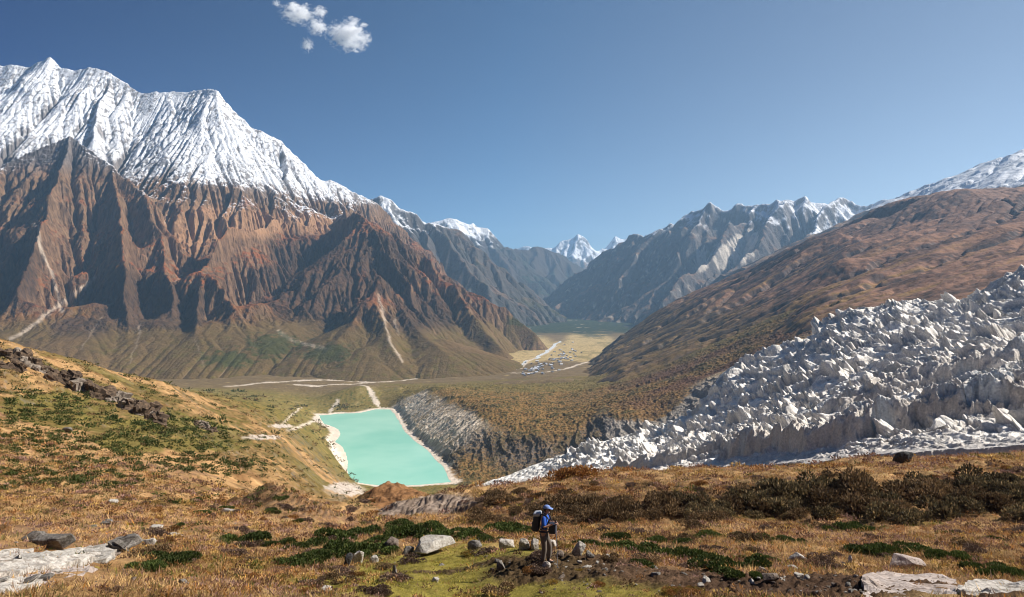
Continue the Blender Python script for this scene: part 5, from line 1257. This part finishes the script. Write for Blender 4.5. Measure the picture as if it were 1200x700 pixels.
# green cover further up the hillside: nobody could count it
def cover():
    rs = np.random.RandomState(5); co, fc, cc = [], [], []; n0 = 0
    N_ = 2600; px = rs.uniform(-80, 330, N_); py = rs.uniform(440, 600, N_)
    gm = blob(px, py, [(60, 562, 110, 14), (30, 520, 70, 14), (150, 520, 60, 12), (60, 480, 70, 22), (230, 520, 60, 10), (180, 500, 90, 14), (120, 545, 60, 12), (240, 545, 80, 12)])
    ok = gm + rs.normal(size=N_) * .25 > .35
    for a, b in zip(px[ok], py[ok]):
        x, y, z = hit(a, b)
        if y < 45: continue
        r = rs.uniform(2.5, 6) * y / FOC; n = 46
        d = rs.normal(size=(n, 3)); d[:, 2] = np.abs(d[:, 2]); d /= np.linalg.norm(d, axis=1)[:, None]
        pos = np.array([x, y, z]) + d * r * np.array([1.2, 1.2, .35]) * rs.uniform(.5, 1, (n, 1))
        c_, f_ = quad_leaf(pos, d + rs.normal(size=(n, 3)) * .5, np.full(n, r * .13), np.full(n, r * .45), rs)
        co.append(c_); fc.append(f_ + n0); n0 += 4 * n
        cc.append(np.repeat(mix(C(.045, .062, .016), C(.085, .10, .026), rs.rand(n, 1)) * rs.uniform(.7, 1.2), 4, 0))
    o = link('dwarf_juniper', mesh_np('dwarf_juniper', np.concatenate(co), np.concatenate(fc), False, np.concatenate(cc)), leaf_mat('juniper_cover', var=0))
    tag(o, 'green dwarf juniper cover on the left hillside', kind='stuff')
cover()
def heath():
    """low heath of the near slope: thousands of small cushions nobody could count"""
    rs = np.random.RandomState(17); N_ = int(13500 * max(.4, Q))
    px = rs.uniform(-330, 1530, N_); Y = np.exp(math.log(11) + (math.log(120) - math.log(11)) * rs.rand(N_) ** .85); X = Y * (px - PX0) / FOC
    n1 = fbm(X / 6, Y / 6, 5, .6, seed=21); n3 = fbm(X / 9, Y / 9, 4, .5, seed=27); Z = ground_height(X, Y); PY = HOR - Z * FOC / Y
    ok = n3 + rs.normal(size=N_) * .14 > -.02
    ok &= (blob(px, PY, [(600, 668, 130, 26), (850, 680, 170, 14), (1065, 690, 66, 16), (1165, 694, 60, 9), (50, 664, 110, 30), (500, 594, 66, 14)]) < .2) | (rs.rand(N_) < .12)
    X, Y, Z, n1, n3 = [q[ok] for q in (X, Y, Z, n1, n3)]; n = len(X)
    pal = np.array([srgb(160, 126, 110), srgb(140, 104, 82), srgb(178, 132, 84), srgb(200, 164, 96), srgb(110, 82, 60), srgb(100, 98, 48)]) * 1.0
    pick = np.clip((2.2 + n1 * 5 + rs.normal(size=n) * 1.3).astype(int), 0, 5); c = pal[pick] * rs.uniform(.65, 1.15, (n, 1))
    per = 34; r = rs.uniform(3.0, 8.5, n) * Y / FOC * np.where(Y < 25, 1.25, 1.)
    d = rs.normal(size=(n * per, 3)); d[:, 2] = np.abs(d[:, 2]) + .1; d /= np.linalg.norm(d, axis=1)[:, None]; rr = np.repeat(r, per)
    pos = np.repeat(np.stack([X, Y, Z], 1), per, 0) + d * rr[:, None] * np.array([1.15, 1.15, .55]) * rs.uniform(.45, 1, (n * per, 1))
    dd = d * .7 + rs.normal(size=d.shape) * .5 + np.array([0, 0, .5]); dd /= np.linalg.norm(dd, axis=1)[:, None]
    co, fc = quad_leaf(pos, dd, rr * .09, rr * .42, rs)
    cc = np.repeat(np.repeat(c, per, 0) * rs.uniform(.7, 1.25, (n * per, 1)), 4, 0)
    o = link('heath_cover', mesh_np('heath_cover', co, fc, False, cc), leaf_mat('heath_twigs', var=0)); tag(o, 'low purple, rust and golden heath on the near slope', kind='stuff')
heath()
def scrub():
    rs = np.random.RandomState(23); N_ = 5200; px = rs.uniform(-60, 440, N_); py = rs.uniform(400, 600, N_); co, fc, cc = [], [], []; n0 = 0
    n1 = fbm(px / 40, py / 14, 4, .6, seed=91)
    for a, b, q in zip(px, py, n1):
        if q + rs.normal() * .2 < -.05: continue
        x, y, z = hit(a, b)
        if y < 60 or y > 2450: continue
        if y > 1200 and poly_sd(np.array([x]), np.array([y]), SHORE)[0] < 25: continue
        r = rs.uniform(1.2, 3.6) * y / FOC; n = 26
        d = rs.normal(size=(n, 3)); d[:, 2] = np.abs(d[:, 2]); d /= np.linalg.norm(d, axis=1)[:, None]
        pos = np.array([x, y, z]) + d * r * np.array([1.3, 1.3, .5]) * rs.uniform(.5, 1, (n, 1))
        c_, f_ = quad_leaf(pos, d + rs.normal(size=(n, 3)) * .5, np.full(n, r * .15), np.full(n, r * .5), rs); co.append(c_); fc.append(f_ + n0); n0 += 4 * n
        base = [C(.11, .10, .035), C(.17, .10, .045), C(.08, .085, .03), C(.26, .17, .08)][rs.randint(4)]
        cc.append(np.repeat(base * rs.uniform(.7, 1.3, (n, 1)), 4, 0))
    o = link('hillside_scrub', mesh_np('hillside_scrub', np.concatenate(co), np.concatenate(fc), False, np.concatenate(cc)), leaf_mat('scrub_leaves', var=0)); tag(o, 'olive and rust scrub dotted over the left hillside', kind='stuff')
scrub(); log('plants')
# ------------------------------------------------------------------ the hiker
def plain_mat(name, col, rough=.8, noise=.25, sc=30):
    m, N, L, B = new_mat(name); tc = N.new('ShaderNodeTexCoord'); n = N.new('ShaderNodeTexNoise'); n.inputs['Scale'].default_value = sc; n.inputs['Detail'].default_value = 4
    L.new(tc.outputs['Object'], n.inputs['Vector']); mr = N.new('ShaderNodeMapRange'); mr.inputs['To Min'].default_value = 1 - noise; mr.inputs['To Max'].default_value = 1 + noise; L.new(n.outputs['Fac'], mr.inputs['Value'])
    r = N.new('ShaderNodeRGB'); r.outputs[0].default_value = (*col, 1); s = N.new('ShaderNodeVectorMath'); s.operation = 'SCALE'; L.new(r.outputs[0], s.inputs[0]); L.new(mr.outputs[0], s.inputs['Scale'])
    L.new(s.outputs[0], B.inputs['Base Color']); B.inputs['Roughness'].default_value = rough
    return m
def skin_bm(chains, root=0, sub=2):
    """chains: list of lists of (x,y,z,r); equal points are welded; returns mesh data grown round the bones"""
    idx, vs, rs, ed = {}, [], [], []
    def vid(p):
        k = tuple(round(c, 4) for c in p[:3])
        if k not in idx: idx[k] = len(vs); vs.append(p[:3]); rs.append(p[3] if isinstance(p[3], tuple) else (p[3], p[3]))
        return idx[k]
    for ch in chains:
        ids = [vid(p) for p in ch]
        ed += list(zip(ids[:-1], ids[1:]))
    me = bpy.data.meshes.new('bones'); me.from_pydata(vs, ed, [])
    o = bpy.data.objects.new('bones', me); COL.objects.link(o)
    md = o.modifiers.new('skin', 'SKIN'); md.use_smooth_shade = True; md.branch_smoothing = .4
    for k, r in enumerate(rs): me.skin_vertices[0].data[k].radius = r; me.skin_vertices[0].data[k].use_root = (k == root)
    o.modifiers.new('sub', 'SUBSURF').levels = sub
    bpy.context.view_layer.update()
    out = bpy.data.meshes.new_from_object(o.evaluated_get(bpy.context.evaluated_depsgraph_get()))
    bm = bmesh.new(); bm.from_mesh(out)
    bpy.data.objects.remove(o); bpy.data.meshes.remove(me); bpy.data.meshes.remove(out)
    return bm
def add_ball(bm, c, r, sc=(1, 1, 1), seg=14):
    bmesh.ops.create_uvsphere(bm, u_segments=seg, v_segments=seg // 2 + 2, radius=r, matrix=Matrix.Translation(c) @ Matrix.Diagonal((*sc, 1)))
def merge(a, b):
    me = bpy.data.meshes.new('t'); b.to_mesh(me); b.free(); a.from_mesh(me); bpy.data.meshes.remove(me)
def box_bm(bm, c, d, bev=.02, rot=(0, 0, 0), taper=1.):
    r = bmesh.ops.create_cube(bm, size=1, matrix=Matrix.Translation(c) @ Euler(rot).to_matrix().to_4x4() @ Matrix.Diagonal((*d, 1)))
    vs = r['verts']; es = list({e for v in vs for e in v.link_edges})
    bmesh.ops.bevel(bm, geom=es, offset=bev, segments=3, affect='EDGES', profile=.6)
def hand(wr, d, up, side, curl, s=1.):
    """five curled fingers rooted in a palm; d = pointing, up = knuckle side, side = thumb side"""
    d, up, side = Vector(d).normalized(), Vector(up).normalized(), Vector(side).normalized(); wr = Vector(wr); bm = None
    palm = skin_bm([[(*wr, .024 * s), (*(wr + d * .045 * s), (.040 * s, .018 * s)), (*(wr + d * .088 * s), (.040 * s, .016 * s))]], sub=1); bm = palm
    for k, ln in enumerate((.066, .075, .07, .055)):
        p = wr + d * .082 * s + side * (.030 - .020 * k) * s; ch = [(*p, .0095 * s)]; a = 0
        for j in range(3):
            a += curl; dd = d * math.cos(a) - up * math.sin(a); p = p + dd * ln * s * (.42, .33, .25)[j]; ch.append((*p, (.009 - .001 * j) * s))
        merge(bm, skin_bm([ch], sub=1))
    p = wr + d * .02 * s + side * .03 * s; ch = [(*p, .013 * s)]
    for j in range(3):
        dd = (d * .8 + side * (.8 - .4 * j) - up * (.2 + .4 * j)).normalized(); p = p + dd * .03 * s; ch.append((*p, (.012 - .0015 * j) * s))
    merge(bm, skin_bm([ch], sub=1))
    return bm
def hiker():
    fx, fy, fz = hit(637, 660.5)
    fz = gz(fx, fy)
    root = empty('person', (fx, fy, fz - .02), math.radians(-14))
    M = dict(skin=plain_mat('tanned_skin', (.42, .22, .14), .6, .1), shirt=plain_mat('blue_shirt_cloth', (.012, .085, .42), .85, .3, 18), trous=plain_mat('grey_brown_trouser_cloth', (.13, .10, .075), .9, .25, 16),
             boot=plain_mat('boot_leather', (.05, .04, .035), .7), cap=plain_mat('pale_blue_cap_cloth', (.17, .25, .50), .85), hair=plain_mat('dark_hair', (.02, .015, .012), .7),
             black=plain_mat('dark_nylon', (.012, .016, .030), .65), grey=plain_mat('grey_nylon', (.36, .37, .40), .7, .4, 12), metal=plain_mat('grey_metal', (.25, .25, .27), .35), glass=plain_mat('dark_lenses', (.01, .01, .012), .15, .05))
    hR, hL = (0, -.085, .90), (0, .085, .90)
    kR, aR = (.045, -.10, .50), (-.005, -.105, .09); kL, aL = (.16, .11, .52), (.13, .12, .10)
    sR, sL = (.03, -.175, 1.405), (.03, .175, 1.405); eR, eL = (.06, -.245, 1.15), (.10, .23, 1.16)
    wR, wL = (.31, -.17, 1.245), (.30, .09, 1.20)
    pel, sp, ch, nk, hd = (0, 0, .95), (.01, 0, 1.12), (.035, 0, 1.34), (.065, 0, 1.475), (.10, 0, 1.60)
    b = skin_bm([[(*pel, (.13, .11)), (*sp, (.125, .10)), (*ch, (.14, .105)), (*nk, .055), (.085, 0, 1.53, .06), (*hd, (.078, .088)), (.105, 0, 1.66, (.07, .078)), (.105, 0, 1.69, (.04, .05))],
                 [(*pel, (.13, .11)), (*hR, .09), (*kR, .055), (*aR, .04), (.10, -.11, .045, .035), (.15, -.112, .035, .028)], [(*pel, (.13, .11)), (*hL, .09), (*kL, .055), (*aL, .04), (.235, .125, .05, .035), (.285, .127, .04, .028)],
                 [(*ch, (.14, .105)), (*sR, .06), (*eR, .043), (*wR, .028)], [(*ch, (.14, .105)), (*sL, .06), (*eL, .043), (*wL, .028)]])
    # face: nose, brows, lips, ears, chin
    add_ball(b, (.192, 0, 1.590), .016, (1.2, .8, 1.3)); add_ball(b, (.178, 0, 1.545), .02, (.6, 1.1, .35)); add_ball(b, (.165, 0, 1.515), .028, (.8, 1, .7))
    for s in (-1, 1): add_ball(b, (.095, s * .082, 1.59), .026, (.6, .35, 1)); add_ball(b, (.172, s * .03, 1.606), .013)
    merge(b, hand((.335, -.165, 1.258), (.9, .2, .1), (0, -1, .2), (.1, .1, 1), .75)); merge(b, hand((.325, .075, 1.195), (.9, -.3, -.1), (0, 1, 0), (0, 0, 1), .6))
    body = bm_obj('body', b, M['skin'], root, True)
    t = skin_bm([[(0, 0, .93, (.155, .125)), (.01, 0, 1.12, (.155, .125)), (.035, 0, 1.33, (.165, .13)), (.055, 0, 1.435, (.10, .085)), (.062, 0, 1.465, .07)],
                 [(.035, 0, 1.33, (.165, .13)), (*sR, .08), (.05, -.222, 1.27, .066), (.058, -.243, 1.17, .064)], [(.035, 0, 1.33, (.165, .13)), (*sL, .08), (.07, .21, 1.27, .066), (.095, .228, 1.18, .064)]])
    bm_obj('shirt', t, M['shirt'], root, True)
    t = skin_bm([[(0, 0, 1.0, (.158, .128)), (*pel, (.16, .13)), (*hR, .112), (.03, -.097, .68, .092), (*kR, .082), (.02, -.102, .30, .075), (aR[0], aR[1], .13, .068)],
                 [(*pel, (.16, .13)), (*hL, .112), (.09, .1, .70, .092), (*kL, .082), (.15, .113, .30, .075), (aL[0], aL[1], .14, .068)]], root=1)
    bm_obj('trousers', t, M['trous'], root, True)
    for a, nm in ((aR, 1), (aL, 2)):
        t = skin_bm([[(a[0] - .005, a[1], .17, .055), (a[0] - .01, a[1], .06, .055), (a[0] + .08, a[1], .045, (.05, .045)), (a[0] + .17, a[1], .035, (.048, .035))]])
        bt = bm_obj('boot', t, M['boot'], root, True)
    # cap with brim, hair, glasses
    t = bmesh.new(); add_ball(t, (.098, 0, 1.645), .104, (1.06, .92, .84), 20)
    bmesh.ops.delete(t, geom=[v for v in t.verts if v.co.z < 1.632], context='VERTS')
    cap = bm_obj('cap', t, M['cap'], root, True)
    t = bmesh.new(); box_bm(t, (.225, 0, 1.632), (.10, .15, .010), .004, (0, math.radians(12), 0)); bm_obj('brim', t, M['cap'], cap, True)
    t = bmesh.new(); add_ball(t, (.075, 0, 1.60), .088, (1, .95, .95), 18); bmesh.ops.delete(t, geom=[v for v in t.verts if v.co.x > .105 or v.co.z < 1.545], context='VERTS'); bm_obj('hair', t, M['hair'], root, True)
    t = bmesh.new()
    for s in (-1, 1): box_bm(t, (.183, s * .034, 1.603), (.014, .054, .036), .006); box_bm(t, (.135, s * .079, 1.608), (.10, .006, .010), .002)
    bm_obj('sunglasses', t, M['glass'], root, True)
    root.scale = (.96,) * 3
    tag(root, 'hiker in blue shirt and pale blue cap walking with a pole and backpack', 'person')
    def local(name, label, cat):
        o = empty(name, root.location, root.rotation_euler.z); o.scale = root.scale; return tag(o, label, cat)
    # backpack
    bp = local('backpack', 'black backpack with a grey top on the back of the hiker', 'backpack')
    t = bmesh.new(); box_bm(t, (-.205, 0, 1.20), (.20, .30, .48), .07, (0, math.radians(6), 0)); box_bm(t, (-.305, 0, 1.12), (.06, .22, .26), .025, (0, math.radians(6), 0)); bm_obj('pack_bag', t, M['black'], bp, True)
    t = bmesh.new(); box_bm(t, (-.18, 0, 1.455), (.22, .30, .11), .05, (0, math.radians(-8), 0)); bm_obj('lid', t, M['grey'], bp, True)
    for s in (-1, 1):
        t = skin_bm([[(-.12, s * .12, 1.42, .022), (-.02, s * .125, 1.49, .022), (.10, s * .13, 1.46, .022), (.18, s * .13, 1.34, .02), (.12, s * .18, 1.15, .018), (-.08, s * .2, 1.05, .018)]], sub=1); bm_obj('shoulder_strap', t, M['black'], bp, True)
    t = skin_bm([[(-.12, -.14, 1.0, .03), (.0, -.175, .99, .026), (.13, -.12, .98, .022), (.165, 0, .98, .02), (.13, .12, .98, .022), (0, .175, .99, .026), (-.12, .14, 1.0, .03)]], sub=1); bm_obj('hip_belt', t, M['black'], bp, True)
    # camera bag
    cb = local('camera_bag', 'black camera bag hanging in front of the belly of the hiker', 'bag')
    t = bmesh.new(); box_bm(t, (.275, -.02, 1.07), (.20, .26, .25), .035); bm_obj('bag_body', t, M['black'], cb, True)
    t = bmesh.new(); box_bm(t, (.275, -.02, 1.20), (.21, .27, .03), .012); bm_obj('flap', t, M['black'], cb, True)
    t = skin_bm([[(.25, -.14, 1.19, .012), (.16, -.15, 1.36, .012), (.06, -.10, 1.50, .012), (.0, 0, 1.49, .012), (.06, .10, 1.50, .012), (.16, .14, 1.36, .012), (.25, .11, 1.19, .012)]], sub=1); bm_obj('strap', t, M['black'], cb, True)
    # pole
    tp = local('trekking_pole', 'slim trekking pole in the hand of the hiker', 'pole')
    gx = .45; zb = -.05
    t = skin_bm([[(.395, -.155, 1.24, .011), (gx, -.21, zb, .007)]], sub=1); bm_obj('shaft', t, M['metal'], tp, True)
    t = skin_bm([[(.388, -.150, 1.37, .020), (.390, -.151, 1.32, .016), (.395, -.155, 1.22, .017)]], sub=1); bm_obj('grip', t, M['black'], tp, True)
    t = bmesh.new(); bmesh.ops.create_cone(t, cap_ends=True, segments=16, radius1=.035, radius2=.028, depth=.012, matrix=Matrix.Translation((gx - .003, -.207, .03))); bm_obj('basket', t, M['black'], tp, True)
hiker(); log('hiker')
# ------------------------------------------------------------------ village, river, clouds
def vz(x, y):
    X, Y, Z = VL; k = int(np.clip(np.interp(math.log(y), np.log(Y[:, 0]), np.arange(len(Y))), 0, len(Y) - 1)); i = int(np.interp(PX0 + FOC * x / y, np.linspace(-330, 1500, X.shape[1]), np.arange(X.shape[1])))
    return float(Z[k, i])
def vhit(px, py):
    Y = VL[1]; i = int(np.interp(px, np.linspace(-330, 1500, Y.shape[1]), np.arange(Y.shape[1]))); col = VL[2][:, i]; ys = Y[:, 0]
    zl = ys * (HOR - py) / FOC; m = np.nonzero((col >= zl) & (ys > 2700))[0]; k = m[0] if len(m) else -1
    return ys[k] * (px - PX0) / FOC, ys[k], col[k]
def village():
    rs_ = random.Random(8); pr = []
    for k in range(4):
        L, Wd, H, R = rs_.uniform(13, 20), rs_.uniform(8, 11), rs_.uniform(4.5, 6.5), rs_.uniform(2, 3.2)
        bm = bmesh.new()
        v = [bm.verts.new(c) for c in [(-L / 2, -Wd / 2, -3), (L / 2, -Wd / 2, -3), (L / 2, Wd / 2, -3), (-L / 2, Wd / 2, -3), (-L / 2, -Wd / 2, H), (L / 2, -Wd / 2, H), (L / 2, Wd / 2, H), (-L / 2, Wd / 2, H), (-L / 2, 0, H + R), (L / 2, 0, H + R)]]
        for q in ((0, 1, 5, 4), (1, 2, 6, 9, 5), (2, 3, 7, 6), (3, 0, 4, 8, 7)): bm.faces.new([v[i] for i in q])
        e = .7; w_ = [bm.verts.new(c) for c in [(-L / 2 - e, -Wd / 2 - e, H - .4), (L / 2 + e, -Wd / 2 - e, H - .4), (L / 2 + e, 0, H + R + .05), (-L / 2 - e, 0, H + R + .05), (-L / 2 - e, Wd / 2 + e, H - .4), (L / 2 + e, Wd / 2 + e, H - .4)]]
        for q in ((0, 1, 2, 3), (3, 2, 5, 4)): bm.faces.new([w_[i] for i in q]).material_index = 1
        me = bpy.data.meshes.new('village_house'); bm.to_mesh(me); bm.free(); pr.append(me)
    wall = plain_mat('stone_house_wall', (.38, .35, .32), .9, .3, .5); roofs = [plain_mat('grey_slate_roof', (.34, .35, .38), .7, .2, .5), plain_mat('bluish_tin_roof', (.38, .40, .44), .5, .2, .5), plain_mat('pale_tin_roof', (.62, .63, .66), .5, .2, .5)]
    ms = []
    for me in pr:
        for r in roofs:
            m2 = me.copy(); m2.materials.append(wall); m2.materials.append(r); ms.append(m2)
    spots = []
    for k in range(92):
        t = rs_.random(); px = 615 + 57 * t + rs_.gauss(0, 6); py = 437 - 24 * t ** 1.3 + rs_.gauss(0, 4.0)
        spots.append((px, py))
    for px, py in spots:
        x, y, z = vhit(px, py)
        o = bpy.data.objects.new('village_house', rs_.choice(ms)); COL.objects.link(o); o.location = (x, y, z); o.rotation_euler = (0, 0, rs_.choice((.3, .3 + math.pi / 2)) + rs_.gauss(0, .2))
        tag(o, 'small grey roofed house of the village on the valley floor', 'house', 'houses of the valley village')
village()
def ribbon(name, pts, wd, label, seed):
    """a braided river as a thin strip that follows the ground"""
    w_ = np.array([vhit(*q)[:2] for q in pts]); n = 90
    t = np.linspace(0, len(w_) - 1, n); i = np.clip(t.astype(int), 0, len(w_) - 2); f = (t - i)[:, None]
    c = w_[i] * (1 - f) + w_[i + 1] * f
    d = np.gradient(c, axis=0); d /= np.linalg.norm(d, axis=1)[:, None]; nr = np.stack([-d[:, 1], d[:, 0]], 1)
    a = np.arange(n); c = c + nr * (fbm(a / 9., a * 0 + seed, 3, seed=seed)[:, None] * wd * 3)
    hw = wd * (1 + .5 * fbm(a / 5., a * 0 + seed + 5, 2, seed=seed + 1))
    k = 4; rows = [c + nr * (hw * s)[:, None] for s in np.linspace(-1, 1, k + 1)]
    X = np.stack([r[:, 0] for r in rows]); Y = np.stack([r[:, 1] for r in rows]); Z = np.array([[vz(x, y) for x, y in zip(rx, ry)] for rx, ry in zip(X, Y)])
    Z = blur(Z, 1) + 1.2
    o = link(name, grid_mesh(name, X, Y, Z), RIV)
    tag(o, label, kind='structure')
RIV, _n, _l, _b = new_mat('milky_river_water'); _tc = _n.new('ShaderNodeTexCoord'); _t = _n.new('ShaderNodeTexNoise'); _t.inputs['Scale'].default_value = .03; _l.new(_tc.outputs['Object'], _t.inputs['Vector'])
_r = _n.new('ShaderNodeValToRGB'); _r.color_ramp.elements[0].color = (.55, .55, .52, 1); _r.color_ramp.elements[1].color = (.75, .75, .72, 1); _l.new(_t.outputs['Fac'], _r.inputs['Fac']); _l.new(_r.outputs['Color'], _b.inputs['Base Color']); _b.inputs['Roughness'].default_value = .4
ribbon('river_water', [(436, 445), (470, 441), (520, 437.5), (560, 436), (585, 434.5)], 7, 'pale river winding across the valley floor', 3)
ribbon('river_water', [(603, 434), (612, 428), (617, 423)], 8, 'short bright bend of the river before the village', 13)
ribbon('river_water', [(628, 421), (634, 416), (640, 413.5), (648, 407), (656, 400)], 12, 'bright river reach behind the village', 23)

# clouds: small puffs high over the valley, well above the air box
def cloud_mat(seed):
    m = bpy.data.materials.new('cloud_vapour'); m.use_nodes = True; N, L = m.node_tree.nodes, m.node_tree.links; N.remove(N['Principled BSDF'])
    tc = N.new('ShaderNodeTexCoord'); n = N.new('ShaderNodeTexNoise'); n.inputs['Scale'].default_value = 2.7; n.inputs['Detail'].default_value = 9; n.inputs['Roughness'].default_value = .68; n.inputs['Distortion'].default_value = .6
    mp = N.new('ShaderNodeMapping'); mp.inputs['Location'].default_value = (seed * 3.7, seed, 0); L.new(tc.outputs['Object'], mp.inputs[0]); L.new(mp.outputs[0], n.inputs['Vector'])
    ln = N.new('ShaderNodeVectorMath'); ln.operation = 'LENGTH'; L.new(tc.outputs['Object'], ln.inputs[0])
    a = N.new('ShaderNodeMath'); a.operation = 'SUBTRACT'; nn = N.new('ShaderNodeMath'); nn.operation = 'MULTIPLY_ADD'; nn.inputs[1].default_value = 2.0; nn.inputs[2].default_value = -.5; L.new(n.outputs['Fac'], nn.inputs[0]); L.new(nn.outputs[0], a.inputs[0])
    q = N.new('ShaderNodeMath'); q.operation = 'MULTIPLY'; q.inputs[1].default_value = .50; L.new(ln.outputs['Value'], q.inputs[0]); L.new(q.outputs[0], a.inputs[1])
    r = N.new('ShaderNodeMapRange'); r.inputs['From Min'].default_value = .19; r.inputs['From Max'].default_value = .46; r.inputs['To Max'].default_value = .026; L.new(a.outputs[0], r.inputs['Value'])
    v = N.new('ShaderNodeVolumePrincipled'); v.inputs['Color'].default_value = (1, 1, 1, 1); v.inputs['Anisotropy'].default_value = .0; L.new(r.outputs[0], v.inputs['Density'])
    L.new(v.outputs[0], N['Material Output'].inputs['Volume'])
    return m
def clouds():
    Yc = 9500
    for k, (px, py, w_, h_, lab) in enumerate([(409, 42, 58, 44, 'largest white cloud puff high in the sky'), (372, 32, 30, 22, 'small white puff left of the largest cloud'), (349, 16, 50, 28, 'torn white cloud upper left of the others'), (324, 4.5, 12, 10, 'tiny cloud wisp at the upper left end'),
                                               (360, 53, 18, 22, 'tiny cloud wisp hanging below the small puff'), (375, 14, 22, 16, 'thin cloud scraps right of the torn cloud')]):
        x, y, z = P(px, py, Yc); s = Yc / FOC
        bm = bmesh.new(); bmesh.ops.create_icosphere(bm, subdivisions=3, radius=1.0)
        o = bm_obj('cloud', bm, cloud_mat(k + 1)); o.location = (x, y, z); o.scale = (w_ * s * .5, w_ * s * .42, h_ * s * .5)
        tag(o, lab, 'cloud', kind='thing')
    x, y, z = P(691, 271.5, 21000)
clouds(); log('far')
add_haze(3.4e-5)
log('done')
